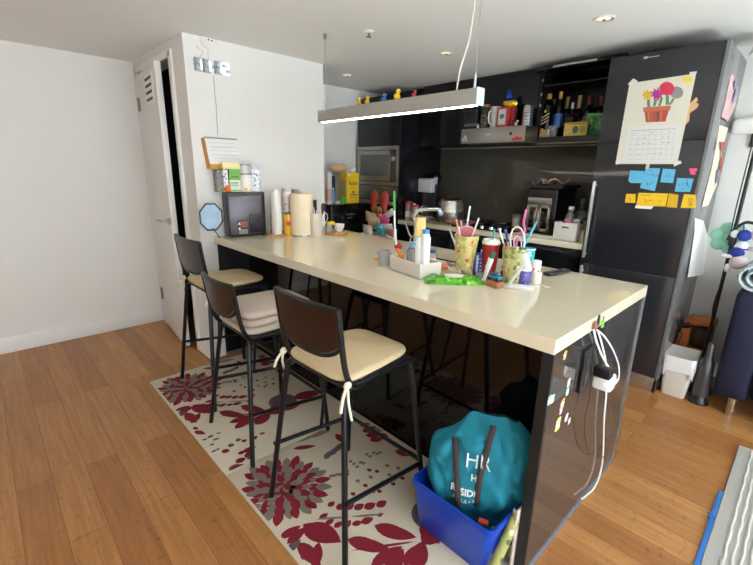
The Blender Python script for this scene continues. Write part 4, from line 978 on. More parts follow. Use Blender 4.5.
# things propped up in front of the cups
def upright(name, label, cat, px, py, ptop, w, d, mat, rz_off=0, bands=(), lean=0, X=None):
    p = at(px, py, 'z', HC); p += Vector((math.cos(facing(p)), math.sin(facing(p)), 0))*d/2
    hh = htop((p.x, p.y, HC), ptop)-HC
    t = T(name, label, cat, (p.x, p.y, HC), facing(p)-PI/2+rz_off)
    MB().box((0, 0, hh/2), (w, d, hh), bevel=.001).build('box', mat, t)
    for z0, z1, m in bands: MB().box((0, -d/2-.0006, hh*(z0+z1)/2), (w*.9, .001, hh*(z1-z0))).build('print', m, t)
    return t, p, hh
t, p, hh = upright('toothpaste_box', 'blue and white printed box standing between the cups', 'box', 478.5, 277, 253, .055, .028, M('#3C479C', .45, noise=.15, scale=90), .25)
b = MB()
for k in range(5):
    for j in range(3): b.box((-.004+.012*(j-1)+.004, -.0146, hh*(.16+.15*k)), (.008, .0008, .009))
b.build('white_panels', M('#DDE2EE', .5), t)
MB().box((-.016, -.0148, hh*.5), (.009, .0008, hh*.85)).build('white_stripe', M('#C9D2E6', .5), t)
p = at(484, 282, 'z', HC)+Vector((.01, .01, 0)); tp = Vector(at(493.5, 252, 'x', p.x+.01))
t = T('glue_tube', 'white tube with dark green cap leaning across the coffee cup', 'tube', p)
d_ = tp-p
MB().tube([(0, 0, .004), d_*.45, d_*.8], .012, 12, radii=[.007, .011, .013]).build('tube', M('#F0F0EE', .35), t)
MB().tube([d_*.8, d_], .0115, 12).build('cap', M('#2F6B4E', .4), t)
q = at(489, 263, 'x', p.x)
p = at(481.5, 252, 'x', .47); tp = p; bs = Vector((.47, p.y+.01, HC+.004))
tt = T('pen', 'blue pen standing upright behind the blue printed box', 'pen', bs); MB().tube([(0, 0, 0), tp-bs], .0038, 8).build('barrel', M('#3F4CA8', .4), tt); MB().tube([tp-bs, tp-bs+Vector((0, 0, .012))], .003, 8).build('tip', SILVER, tt)
p, r = stand(478.5, 279.5, 11, HC); t = jar('plastic_cup', 'small clear mint cup at the foot of the blue printed box', 'cup', (p.x, p.y, HC), .03, .018, M('#BFD8D6', .15, trans=.5), None)
# toy car on brown block with a blue figure
p = at(496, 288.5, 'z', HC); a_ = TR
t = T('wooden_block', 'small brown cardboard block under the toy car', 'block', (p.x+.02, p.y+.02, HC), a_)
MB().box((0, 0, .014), (.062, .042, .028), bevel=.002).build('block', M('#A26B45', .7, noise=.08), t)
t = T('toy_car', 'teal toy car parked on the small brown block', 'toy car', (p.x+.02, p.y+.02, HC+.0285), a_)
MB().box((0, 0, .014), (.066, .03, .014), bevel=.005, seg=3).build('body', M('#2E7F9C', .35), t)
MB().box((-.004, 0, .026), (.034, .026, .014), bevel=.005, seg=3).build('cabin', M('#1F4F66', .2), t)
for x in (-.02, .02):
    for y in (-.015, .015): MB().lathe([(.008, -.003), (.008, .003)], 14).build('wheel', BLACKM, t, (x, y, .008)).rotation_euler = (PI/2, 0, 0)
p = at(503.5, 281, 'z', HC)+Vector((.03, .02, 0))
t = T('toy_figure', 'tiny blue-clad toy figure standing by the green-yellow cup', 'toy figure', p)
zt = htop(p, 264.5)-HC
MB().lathe([(.012, 0), (.013, zt*.2), (.010, zt*.35), (.014, zt*.5), (.006, zt*.62), (.012, zt*.7), (.013, zt*.8), (.008, zt*.88)], 14).build('body', M('#B98A5E', .5), t)
MB().lathe([(.0145, zt*.80), (.013, zt*.9), (.004, zt)], 14).build('cap', M('#27489C', .4), t)
MB().lathe([(.0148, zt*.34), (.0155, zt*.5), (.009, zt*.6)], 14).build('jacket', M('#27407E', .5), t)
# white phone stand
q0, q1 = at(505, 287.5, 'z', HC), at(534, 291, 'z', HC); 
t = T('phone_stand', 'white folding phone stand with its arm raised in front of the cup', 'phone stand', ((q0.x+q1.x)/2, (q0.y+q1.y)/2, HC), math.atan2((q1-q0).y, (q1-q0).x))
L_ = (q1-q0).length
MB().box((0, .018, .006), (L_, .055, .012), bevel=.004).build('base', M('#E4E4E2', .35), t)
MB().tube([(-L_*.38, .015, .012), (L_*.02, .02, .10)], .006, 8).build('arm', M('#D2D2D0', .35), t)
MB().box((0, 0, 0), (.032, .006, .075), bevel=.004).build('cradle', M('#DADAD8', .35), t)
o_ = t.children[-1]; o_.location = (L_*.12, .02, .118); o_.rotation_euler = (.2, -.35, 0)
# candy jar, tubs, teal cup, remote
p, r = stand(522.5, 285, 14, HC); hh = htop(p, 268)-HC
t = jar('candy_jar', 'small clear jar of purple and blue sweets behind the phone stand', 'jar', (p.x, p.y, HC), hh, r, pattern_mat('#5E57A8', ('#4A63C0', '#B45A98', '#3B3F8E', '#8E7AC8'), 95, .2), M('#E9EBF0', .2), .12)
p, r = stand(529.5, 284.5, 10, HC); p += Vector((.03, -.01, 0)); p = Vector((p.x, p.y, HC)); hh = htop(p, 272)-HC
jar('tub', 'cream round tub under the orange printed one beside the purple jar', 'tub', p, hh, wid(p, 11)/2, M('#E9E3C8', .45), None)
q = Vector((p.x, p.y+.005, HC+hh)); h_ = htop(q, 260.5)-q.z
t = jar('tub', 'white tub with orange print stacked on the cream tub', 'tub', q, h_, wid(p, 9.5)/2, M('#E8E8EA', .4), M('#DDE8EE', .35), .2, pattern_mat('#E8E4E2', ('#E0663A', '#E8E8EA', '#D98A6A'), 60), (.1, .8))
p = Vector((p.x+.05, p.y+.02, HC)); p = Vector((.62, at(527.5, 265, 'x', .62).y, HC)); hh = htop(p, 248)-HC
t = T('paper_cup', 'turquoise paper cup rising behind the orange printed tub', 'cup', p); r = wid(p, 10)/2
MB().cup((0, 0, 0), r*.85, r*1.15, hh, .002).build('cup', pattern_mat('#37B4C4', ('#7ED0D8', '#2C9CB0', '#BFE8EA'), 50, .5), t)
MB().lathe([(r*1.18, hh-.006), (r*1.2, hh)], 24, cap=False).build('rim', M('#DFF1F2', .4), t)
p3_ = p
# in the second cup
straw(p2_, r2, 500, 231, PW, 'short white straw at the coffee cup side of the green cup', dx=.0)
straw(p2_, r2, 505.5, 229.5, M('#2C4A94', .4), 'dark blue straw in the green-yellow cup', r=.006, dx=.01)
q = Vector((p2_.x, p2_.y, HC+h2*.5))
t = T('whisk', 'white loop-headed whisk standing in the green-yellow cup', 'whisk', q)
g = lambda px, py, dx=0: Vector(at(px, py, 'x', p2_.x+dx))-q
MB().tube([g(511, 247), g(510.5, 238), g(513, 229.5), g(517.5, 227), g(522, 230), g(524.5, 238), g(524, 247)], .0035, 8, smooth=5).build('outer_loop', PW, t)
MB().tube([g(514.5, 247, .01), g(514, 241, .01), g(517, 236, .01), g(521, 240, .01), g(521.5, 247, .01)], .003, 8, smooth=5).build('inner_loop', M('#E4E0DE', .4), t)
MB().tube([Vector((0, 0, -.06)), g(517.5, 247)], .007, 8).build('handle', PW, t)
t = T('curly_straw', 'hot pink curly straw zigzagging above the green-yellow cup', 'straw', q)
MB().tube([Vector((.01, 0, -.06)), g(516.5, 244, .02), g(515.5, 236, .02), g(520, 232.5, .02), g(525, 231.5, .02), g(523.5, 224, .02), g(525, 215, .02), g(526, 209.5, .02)], .0048, 8, smooth=4).build('tube', M('#E05FA2', .3), t)
t = T('curly_straw', 'sky blue curly straw leaning out beside the pink one', 'straw', q)
MB().tube([Vector((.012, -.01, -.06)), g(524, 246, .01), g(527.5, 242, .02), g(524.5, 239, .03), g(528.5, 237, .02), g(532.5, 230, .02), g(536.5, 221.5, .02)], .004, 8, smooth=4).build('tube', M('#56AACB', .3), t)
t = T('food_tongs', 'tan and red tongs tucked beside the whisk', 'tongs', q)
MB().tube([Vector((.0, .012, -.06)), g(504, 243)], .006, 8).build('arm', M('#C98A72', .5), t); MB().tube([Vector((.0, .006, -.06)), g(508, 242)], .006, 8).build('arm', M('#D9A08A', .5), t)
p = at(556, 275.5, 'z', HC); q0, q1 = at(546, 276, 'z', HC), at(567, 272, 'z', HC)
t = T('remote_control', 'slim black remote control lying on the bare end of the worktop', 'remote control', ((q0.x+q1.x)/2, (q0.y+q1.y)/2, HC), math.atan2((q1-q0).y, (q1-q0).x)); L_ = (q1-q0).length
MB().box((0, 0, .009), (L_, .04, .016), bevel=.006, seg=3).build('body', M('#202124', .4), t)
b = MB()
for k in range(5): b.cyl((-L_*.3+k*L_*.11, 0, .017), .0055, .0015, 10)
b.cyl((L_*.3, 0, .017), .012, .0012, 14).build('buttons', M('#5C5E62', .5), t)
MB().lathe([(.008, 0), (.008, .002)], 12, (L_*.3, 0, .0182)).build('select_button', M('#A9B0A6', .4), t)
for k, (px, py, lb) in enumerate(((537, 286.5, 'torn white scrap of paper closest to the cream tub'), (543, 285.5, 'tiny paper scrap on the worktop, middle one by the remote'), (547, 287, 'small paper scrap furthest out beside the remote control'))):
    q = at(px, py, 'z', HC); b = MB(); b.prism([(.012*math.cos(a*PI/3+k)*random.uniform(.6, 1.2), .010*math.sin(a*PI/3+k), 0) for a in range(6)], (0, 0, .0008))
    tag(b.build('paper_scrap', M(('#E8E3E0', '#D9CFD4', '#E2DCD4')[k], .7, noise=.3, scale=200), None, q), lb, 'paper scrap')

# ------------------------------------------------------------------ the kitchen wall: worktop things
def rear(px, X): return Vector((X, at(px, 215, 'x', X).y, HC))
def rr_(p, wpx): return wid(p, wpx)/2
# coffee maker
p = rear(426.5, 2.22); w_ = wid(p, 20); hh = htop(p, 178.5)-HC; a_ = -PI/2+.0
t = T('coffee_maker', 'white-topped drip coffee maker with clear tank on the rear worktop', 'coffee maker', p)
MB().box((-.01, 0, .0125), (.14, w_*.8, .025), bevel=.006).build('base', M('#C9C7C6', .4), t)
MB().box((.03, -.01, hh*.45), (.06, w_*.8, hh*.84), bevel=.01).build('column', M('#3E4046', .3), t)
MB().box((-.01, 0, hh*.83), (.12, w_*.84, hh*.34), bevel=.012).build('head', M('#DCD8DA', .3, .1), t)
MB().box((-.01, 0, hh*.985), (.12, w_*.74, .014), bevel=.005).build('lid', M('#8B888A', .35), t)
MB().lathe([(.035, 0), (.045, .03), (.043, .08), (.03, .11)], 24, (-.03, 0, .026)).build('carafe', M('#AEB4BC', .06, trans=.7), t)
MB().tube([(-.07, .0, .125), (-.095, .0, .115), (-.095, .0, .07), (-.07, .0, .06)], .006, 8, smooth=3).build('carafe_handle', M('#C9CCD0', .3), t)
MB().box((-.0, .03, hh*.55), (.006, .012, .05)).build('red_switch', M('#B7463E', .4), t)
p = rear(434, 2.36)
t = T('milk_frother', 'black upright gadget with glowing white dome beside the coffee maker', 'gadget', p); hh = htop(p, 172)-HC
MB().lathe([(.05, 0), (.05, .02), (.02, .03), (.018, hh-.08)], 20).build('stand', BLACKP, t)
MB().sph((0, 0, hh-.055), .055, (1, 1, 1), 20).build('head', M('#0D0D0E', .15), t)
d_ = (CAM-Vector((p.x, p.y, HC+hh-.06))).normalized()
MB().sph(Vector((0, 0, hh-.066))+d_*.036, .026, (1, 1, .7), 16).build('white_dome', M('#F2F2F0', .2), t)
# spice jars
for k, (px, X, pt, c_, lc, wp, lb) in enumerate(((402.5, 1.99, 204, '#8E8A82', '#D9D6CC', 8.5, 'spice jar with pale lid, closest to the oven column'), (408.5, 1.96, 201.5, '#B9A898', '#C2302E', 7, 'tall clear spice jar with red lid'), (415, 1.94, 205, '#A9A29A', '#C2302E', 7.5, 'shorter spice jar with red lid next to the coffee maker'))):
    q = rear(px, X); h_ = htop(q, pt)-HC
    jar('spice_jar', lb, 'jar', q, h_, rr_(q, wp), M(c_, .15, noise=.2, scale=60, trans=.3), M(lc, .4), .14, M('#D9D2C8', .5, noise=.2, scale=90), (.2, .55))
q = rear(412, 2.1); bottle('salt_shaker', 'white pointed shaker rising behind the red-lidded jars', 'shaker', q, htop(q, 198)-HC, rr_(q, 7), M('#C9C6C0', .3), M('#EFEDE8', .4), .3, .4, cap_h=.12)
# pressure cooker
p = rear(450.5, 2.2); r = rr_(p, 27); hh = htop(p, 197)-HC
t = T('pressure_cooker', 'round silver electric cooker with dark lid on the rear worktop', 'cooker', p)
MB().lathe([(r*.75, 0), (r*.98, .02), (r, hh*.32), (r*.97, hh*.42)], 36).build('bowl', M('#8B867E', .35, .85, noise=.05), t)
MB().lathe([(r*1.03, hh*.42), (r*1.0, hh*.5), (r*.84, hh*.86), (r*.6, hh*.93), (r*.15, hh*.96)], 36).build('lid', M('#C9C6C2', .25, .8, noise=.04), t)
MB().lathe([(r*.7, hh*.905), (r*.55, hh*.955), (r*.2, hh*.975)], 24).build('lid_top', M('#232325', .3), t)
MB().cyl((0, 0, hh*.96), r*.13, hh*.07, 14).build('lid_knob', M('#2A2A2C', .3), t)
a_ = facing(p)+PI
MB().box((r*.98*math.cos(a_+.2), r*.98*math.sin(a_+.2), hh*.35), (.014, .03, .022), rz=a_+.2, bevel=.004).build('latch', M('#D9D9D6', .3), t)
MB().cyl((r*.93*math.cos(a_-.9), r*.93*math.sin(a_-.9), hh*.62), .014, .012, 12).build('side_knob', BLACKM, t)
# cooktop
y0, y1 = 1.235, 1.80
t = T('cooktop', 'black glass gas cooktop with chrome front knobs', 'cooktop', (KF+.29, cx(y0, y1), HC))
MB().box((0, 0, .004), (.5, y1-y0, .008), bevel=.002).build('glass', M('#0A0A0B', .06), t)
for x in (-.1, .12):
    for y in (-.15, .15):
        bn = MB().lathe([(.045, .008), (.04, .02), (.02, .026)], 20, (x, y, 0)).build('burner', M('#1C1C1D', .5), t)
        g = MB()
        for k in range(4): g.box((x+.055*math.cos(k*PI/2+.785), y+.055*math.sin(k*PI/2+.785), .033), (.07, .01, .012), rz=k*PI/2+.785)
        g.tube([(x+.09*math.cos(a), y+.09*math.sin(a), .033) for a in [k*PI/8 for k in range(16)]], .005, 5, closed=True)
        g.build('pan_support', M('#141414', .6), bn)
for k, px in enumerate((482, 491.5, 500)):
    y = at(px, 227, 'x', KF+.09).y-cx(y0, y1)
    MB().lathe([(.021, .008), (.019, .03), (.012, .034)], 18, (-.2, y, 0)).build('knob', CHROME, t)
# red colander
p = rear(462, 2.0); p.y = at(462, 225, 'x', 2.0).y; r = rr_(p, 27); zt = htop(p, 222.5)-HC
t = T('colander', 'red plastic colander with long handle on the rear worktop edge', 'colander', (p.x-.03, p.y, HC+.0085))
MB().lathe([(r*.5, 0), (r*.6, .004), (r, zt), (r*1.06, zt+.003), (r*1.04, zt-.004), (r*.9, zt-.01), (r*.5, .008)], 30, cap=True).build('bowl', M('#B9B0B0', .3, trans=.2), t)
MB().lathe([(r*1.0, zt-.004), (r*1.09, zt), (r*1.06, zt+.006), (r*.98, zt+.002)], 30, cap=False).build('rim', M('#C9544E', .35), t)
q = Vector(at(439.5, 228.5, 'x', 1.87))-t.location
MB().tube([(-r*.6, r*.7, zt), q*.6+Vector((0, 0, .01)), q], .008, 8, smooth=3).build('handle', M('#C23A3E', .35), t)
# jar and air fryer
p = rear(518, 2.12); t = jar('grinder_jar', 'beige square-shouldered jar with steel lid beside the air fryer', 'jar', p, htop(p, 214)-HC, rr_(p, 10), M('#A89F8E', .35, noise=.1), M('#8E8B86', .3, .8), .2)
p = rear(547.5, 2.17); w_ = wid(p, 29); hh = htop(rear(545, 1.99), 188.5)-HC; dpt = .36
t = T('air_fryer_oven', 'black air fryer oven with steel-framed double glass doors', 'air fryer', (2.17, p.y-.02, HC))
MB().box((0, 0, hh/2+.008), (dpt, w_, hh-.016), bevel=.015, seg=3).build('body', M('#0A0A0B', .35), t)
for x in (-.13, .13):
    for y in (-w_*.4, w_*.4): MB().cyl((x, y, 0), .012, .01, 10).build('foot', BLACKP, t)
fxx = -dpt/2
MB().box((fxx-.004, w_*.05, hh*.72), (.010, w_*.8, hh*.17), bevel=.003).build('control_panel', M('#9A9389', .3, .8, noise=.06), t)
for s_ in (-1, 1):
    d = MB(); yc_ = w_*.05+s_*w_*.2; dw_ = w_*.385; dz0, dz1 = hh*.13, hh*.62
    for z in (dz0, dz1): d.box((fxx-.006, yc_, z), (.014, dw_, .02), bevel=.002)
    for q in (-1, 1): d.box((fxx-.006, yc_+q*(dw_/2-.01), (dz0+dz1)/2), (.014, .02, dz1-dz0+.02), bevel=.002)
    o = d.build('door', M('#A69F95', .3, .8, noise=.06), t)
    MB().box((fxx-.003, yc_, (dz0+dz1)/2), (.006, dw_-.03, dz1-dz0-.015)).build('glass', M('#1E1B18', .06), o)
    MB().tube([(fxx-.012, w_*.05+s_*.012, dz0+.02), (fxx-.035, w_*.05+s_*.014, dz0+.03), (fxx-.035, w_*.05+s_*.014, dz1-.03), (fxx-.012, w_*.05+s_*.012, dz1-.02)], .007, 8).build('handle', M('#C9C3B8', .25, .9), o)
FT = HC+hh
t = T('baking_tray', 'black baking tray laid on top of the air fryer oven', 'tray', (2.15, p.y-.02, FT+.0005))
b = MB(); tw, td = w_*1.25, dpt*.95
b.box((0, 0, .003), (td, tw, .006)); 
for s_ in (-1, 1): b.box((s_*td/2, 0, .013), (.006, tw, .026)); b.box((0, s_*tw/2, .013), (td, .006, .026))
b.build('tray', M('#151517', .4), t)
for k, (dy, tilt, c_, lb) in enumerate(((.06, .25, '#D8D6D2', 'curled white paper on the baking tray, end nearest the cooktop'), (-.01, -.35, '#B98A64', 'tan folded paper in the middle of the baking tray'), (-.09, .3, '#DEDCD8', 'folded white paper on the baking tray, end nearest the fridge'))):
    b = MB(); n_ = 8; A_, B_ = [], []
    for i in range(n_+1):
        u = i/n_; y = (u-.5)*.15; z = .012+.055*abs(math.sin(PI*u*1.2+k))*.9
        A_.append(b.bm.verts.new((-.05, y, z))); B_.append(b.bm.verts.new((.06, y*.9+.01, z*.7)))
    for i in range(n_): b.bm.faces.new((A_[i], A_[i+1], B_[i+1], B_[i]))
    o = b.build('crumpled_paper', M(c_, .8, noise=.06), None, (2.10-.02*k, p.y-.02+dy, FT+.0085+.003*k), tilt)
    md = o.modifiers.new('thickness', 'SOLIDIFY'); md.thickness = .001
    tag(o, lb, 'paper')
q = at(541, 234.5, 'x', 1.95)
tag(MB().box((0, 0, .008), (.12, wid(q, 34), .016), bevel=.004).build('cutting_board', M('#DDD3C0', .5), None, (1.97, q.y, HC+.0005)), 'cream cutting board lying in front of the air fryer', 'cutting board')
# white bin with bottles
p = rear(572.5, 2.0); w_ = wid(p, 22); hh = htop(Vector((1.92, p.y, HC)), 222.5)-HC
t = T('storage_bin', 'white storage bin with handle slot beside the fridge cabinet', 'bin', (2.0, p.y, HC))
b = MB(); dpt = .2
b.box((0, 0, .003), (dpt, w_, .006))
for s_ in (-1, 1): b.box((s_*(dpt/2-.003), 0, hh/2), (.006, w_, hh), bevel=.002); b.box((0, s_*(w_/2-.003), hh/2), (dpt-.012, .006, hh), bevel=.002)
b.build('bin', M('#DEDAD2', .45), t)
MB().box((-dpt/2-.0005, .0, hh*.75), (.002, .05, .014), bevel=.001).build('handle_slot', M('#7C7F88', .5), t)
MB().box((-dpt/2-.0015, .012, hh*.75), (.002, .014, .014)).build('blue_clip', M('#3E6FB0', .4), t)
q = rear(570.5, 2.02); q.z = HC+.007
bottle('water_bottle', 'small clear bottle with pink label standing in the white bin', 'bottle', q, htop(q, 206.5)-q.z, .036, M('#C9D2D6', .08, trans=.75), M('#E4E4E2', .4), .3, .5, M('#C77BA6', .5, noise=.3, scale=80), (.35, .62), cap_h=.1)
q = rear(581, 2.28); t = bottle('soda_bottle', 'big clear bottle with green cap and teal liquid near the fridge', 'bottle', q, htop(q, 199)-HC, .055, M('#AEBEBC', .08, trans=.75), M('#2F8F5E', .4), .42, .28, None, cap_h=.06, shoulder=.16)
MB().lathe([(.0555, .05), (.0557, (htop(q, 219)-HC))], 20, cap=False).build('label', M('#2F7F8E', .35, noise=.2), t)
q = Vector((1.955, p.y-.045, HC+hh*.75))
t = T('bottle_brush', 'white and dark brush head poking over the bin rim', 'brush', Vector((1.975, p.y-.05, HC+.007)))
MB().tube([(0, 0, 0), (0, 0, hh*.9)], .006, 8).build('handle', PW, t); MB().sph((0, 0, hh*1.0), .025, (1, 1.2, .8), 12).build('bristles', M('#D9D4CC', .8, bump=.5, bscale=150), t); MB().sph((.0, -.03, hh*1.0), .016, (1, 1, 1), 12).build('tip', M('#3B2A2A', .6), t)
p2 = rear(583.5, 2.02); carton('small_carton', 'cream carton squeezed between the white bin and the fridge', 'carton', (1.98, at(583, 240, 'x', 1.98).y-.010, HC), (.12, .025, .09), M('#CFC0A2', .6))

# ------------------------------------------------------------------ hood and bar shelf
HZ = UZ+.121
def hood(px, X=2.03): return Vector((X, at(px, 122, 'x', X).y, HZ))
q = hood(473.5); h_ = htop(q, 111)-HZ
carton('black_box', 'black box with small pale print at the oven end of the hood', 'box', q, (.08, wid(q, 15), h_), M('#101214', .4), 0, None, ((.16, .3, M('#46575A', .5, noise=.4, scale=150)),))
q = hood(484.5); r = rr_(q, 9); h_ = htop(q, 105)-HZ
t = jar('tin', 'dark green tin with copper pattern and wooden lid on the hood', 'tin', q, h_, r, M('#1F3530', .35), M('#A9743E', .5), .1, pattern_mat('#22332E', ('#B9704E', '#C98A6A', '#274038'), 70), (.1, .62))
q = hood(494.5); r = rr_(q, 11); h_ = htop(q, 107)-HZ
t = T('glass_mug', 'milky glass jug with handle between the green tin and red packs', 'jug', q)
MB().cup((0, 0, 0), r*.8, r, h_, .004).build('jug', M('#C9C5BE', .25, trans=.35), t); MB().tube([(-r*.8, r*.3, h_*.8), (-r*1.5, r*.3, h_*.7), (-r*1.4, r*.3, h_*.25), (-r*.75, r*.3, h_*.2)], .006, 8, smooth=3).build('handle', M('#D9D6D0', .25), t)
q = hood(478.3, 1.99); tag(MB().sph((0, 0, .012), .012, n=12).sph((.0, .0, .028), .008, n=10).build('tiny_figurine', M('#DADAD8', .4), None, q), 'tiny white figurine at the front of the black box on the hood', 'figurine')
q = hood(503.5, 2.01); h_ = htop(q, 108)-HZ
t = carton('chocolate_box', 'silver-faced red carton with a round blue emblem on the hood', 'box', q, (.06, wid(q, 10), h_), M('#B9353A', .4), 0)
MB().box((-.0308, .0, h_*.52), (.001, wid(q, 8), h_*.8)).build('silver_face', M('#BDB9B4', .35, noise=.15, scale=60), t)
MB().prism([Vector(c_) for c_ in ell((-.0315, 0, h_*.55), (0, 1, 0), (0, 0, 1), .02, .02, 16)], (-.001, 0, 0)).build('emblem', M('#3F6F78', .4, noise=.3, scale=100), t)
q = hood(510.5, 2.06); h_ = htop(q, 108)-HZ
carton('chocolate_box', 'plain deep red carton behind the silver-faced one', 'box', q, (.05, wid(q, 9), h_), M('#8E2630', .4, noise=.1))
q = hood(507.5, 2.05); z0 = htop(q, 109)
def foil(name, c, r, mat, label, sc_=(1, 1, 1)):
    b = MB(); b.sph((0, 0, 0), r, sc_, 14)
    for v in b.bm.verts: v.co *= random.uniform(.72, 1.25)
    return tag(b.build(name, mat, None, c, sharp=5), label, 'foil')
GOLD = M('#E0B436', .25, .8, noise=.15)
foil('gold_foil', (q.x, q.y, z0+.035), .048, GOLD, 'crinkled gold foil wrapper crowning the red cartons', (.7, 1.35, .7))
foil('blue_foil', (q.x+.0, q.y+.006, z0+.105), .030, M('#2340B0', .25, .6, noise=.2), 'crinkled royal blue foil ball above the gold foil', (.8, .9, 1.1))
q = hood(516, 1.99); tag(MB().sph((0, 0, .016), .014, (1, 1, 1.1), 12).sph((0, -.012, .036), .010, (1, 1, 1), 10).build('shell_figurine', M('#C9A98C', .5), None, q), 'small beige figurine alone on the hood by the cup stack', 'figurine')
q = hood(527, 2.05); r = rr_(q, 10.5); hh = htop(q, 105.5)-HZ
for k in range(5):
    t = T('steel_cup', ('lowest steel cup of the stack at the hood end', 'second steel cup from the bottom of the stack', 'middle steel cup of the stack at the hood end', 'second steel cup from the top of the stack', 'topmost steel cup of the stack at the hood end')[k], 'cup', (q.x, q.y, HZ+k*hh*.155), 0, 'stacked steel cups on the hood')
    MB().lathe([(r*.99, 0), (r*.86, hh*.36), (r*.8, hh*.38), (r*.82, hh*.36), (r*.95, .0)], 24, cap=False).build('cup', M('#C6C8CA', .25, .9, noise=.03), t)
    MB().lathe([(r*1.02, 0), (r*1.03, .005), (r*.99, .008)], 24, cap=False).build('rim', M('#A9ACB0', .25, .9), t)
BZZ = UZ+.046
def bar(px, X=2.3): return Vector((X, at(px, 115, 'x', X).y, BZZ))
DK = M('#0F100F', .1, noise=.1); BRN = M('#1D1210', .1, noise=.1); GRN = M('#121A12', .1, noise=.1)
def bbot(px, top_, wpx, X, mat, cap, label, neck=.36, nr=.36, lab=None, lz=(.15, .5), ch=.12, name='liquor_bottle'):
    q = bar(px, X); return bottle(name, label, 'bottle', q, htop(q, top_)-BZZ, rr_(q, wpx), mat, cap, neck, nr, lab, lz, 'bottles in the bar cabinet', cap_h=ch)
t = bbot(547.5, 94, 11, 2.25, DK, M('#C79A52', .4, .4), 'square black liquor bottle with slanted gold stripes and gold cap', .26, .4)
q = t.location; r = rr_(q, 12); h_ = htop(q, 94)-BZZ
for k in range(3): MB().prism([(-r*1.02, r*.8*s_, h_*(.32+.075*k)+z+.018*s_*-1) for s_, z in ((-1, 0), (1, 0), (1, .009), (-1, .009))], (-.002, 0, 0)).build('gold_stripe', M('#CDB283', .4, .4), t)
MB().sph((-r*.9, 0, h_*.6), .009, (.4, 1, 1.3), 10).build('gold_emblem', M('#D9A24E', .4), t)
bbot(558.5, 91.5, 8, 2.3, DK, M('#D9A84E', .4, .3), 'tall dark bottle with gold foil neck and blue label', .34, .42, M('#3E6FC0', .4, noise=.35, scale=60), (.22, .52), .16, 'wine_bottle')
bbot(553.5, 99, 7, 2.38, M('#22262A', .12), M('#8C9096', .3, .6), 'dark bottle with silver cap behind the blue-labelled one', .36, .4, None, (.2, .5), .14)
bbot(566, 97, 8.5, 2.38, GRN, M('#B59A6C', .4, .3), 'champagne bottle with tan foil neck, closest to the decanter', .4, .42, None, (.2, .5), .4, 'champagne_bottle')
bbot(571.5, 102.5, 15, 2.28, BRN, M('#C9CCD0', .25, .6), 'squat dark decanter bottle with a silver stopper', .42, .22, M('#3A2C22', .4), (.34, .4), .18, 'decanter')
bbot(578, 95.5, 9, 2.38, GRN, M('#BFA678', .4, .3), 'champagne bottle with tan foil neck behind the yellow carton', .42, .42, None, (.2, .5), .42, 'champagne_bottle')
bbot(588, 96.5, 9, 2.36, BRN, M('#8C2434', .4), 'wine bottle with wine red capsule and pinkish label', .36, .36, M('#9A5A5E', .5, noise=.2), (.2, .52), .2, 'wine_bottle')
bbot(594.5, 98, 8, 2.4, DK, M('#2A2438', .4), 'wine bottle with dark violet capsule beside the green cartons', .36, .36, None, (.2, .5), .22, 'wine_bottle')
bbot(599.5, 96.5, 9, 2.36, BRN, M('#8A4A2A', .4), 'wine bottle with copper brown capsule nearest the fridge', .36, .36, None, (.2, .5), .2, 'wine_bottle')
q = bar(583, 2.22); bottle('small_bottle', 'small bottle with blue top behind the yellow carton', 'bottle', q, .11, .02, M('#2C3A44', .2), M('#3E8AB0', .4), .3, .5, None, (.2, .5), 'bottles in the bar cabinet')
for k, (px, X, lb) in enumerate(((551, 2.19, 'cut glass tumbler in front of the gold-striped bottle'), (556, 2.20, 'cut glass tumbler in front of the blue-labelled bottle'))):
    q = bar(px, X); t = T('glass_tumbler', lb, 'glass', q, 0, 'tumblers in the bar cabinet'); r = rr_(q, 7.5); h_ = htop(q, 126)-BZZ
    MB().cup((0, 0, 0), r*.85, r, h_, .003, 20).build('glass', M('#DDE2E6', .05, trans=.9), t)
    MB().lathe([(r*.8, .003), (r*.8, .012)], 20).build('thick_base', M('#BFC6CC', .05, trans=.8), t)
q = bar(543.5, 2.185); t = T('wooden_stopper', 'tan wooden cork figure at the hinge side of the bar shelf', 'cork', q)
MB().cyl((0, 0, 0), .014, .045, 12).sph((0, 0, .055), .014, n=12).build('body', M('#B98A62', .6, noise=.1), t); MB().cyl((0, 0, .05), .016, .006, 12).build('band', M('#7A5A3E', .5), t)
q = Vector((2.182, bar(547, 2.182).y, BZZ)); carton('small_box', 'tiny gold-brown box at the foot of the gold-striped bottle', 'box', q, (.03, .05, .055), M('#B08A52', .5, noise=.15, scale=80))
q = bar(578.5, 2.2); t = carton('yellow_carton', 'yellow printed multipack carton at the front of the bar shelf', 'box', q, (.05, wid(q, 22), htop(q, 122.5)-BZZ), M('#D9BE4A', .5, noise=.08), .06)
h_ = htop(q, 122.5)-BZZ; w_ = wid(q, 22)
for k, (u, c_) in enumerate(((-.3, '#9A9A6E'), (.0, '#4A6A62'), (.28, '#D9B48C'))):
    MB().prism([Vector(c2) for c2 in ell((-.0265, u*w_, h_*.45), (0, 1, 0), (0, 0, 1), w_*.13, h_*.28, 14)], (-.001, 0, 0)).build('printed_picture', M(c_, .5, noise=.35, scale=80), t)
MB().box((-.0262, 0, h_*.9), (.001, w_*.8, h_*.07)).build('printed_line', M('#8A7A3A', .5), t)
for k, (px, lb) in enumerate(((592, 'green foil-topped carton touching the yellow multipack'), (600, 'green carton wedged at the fridge end of the bar shelf'))):
    q = bar(px, 2.26); carton('green_carton', lb, 'box', q, (.04, wid(q, 7), htop(q, 113.5)-BZZ), pattern_mat('#3C8A4A', ('#62A84E', '#2A6A3E', '#A9C46A'), 70), 0, 'green cartons in the bar cabinet', ((.9, .99, M('#7FAF5A', .4)),))

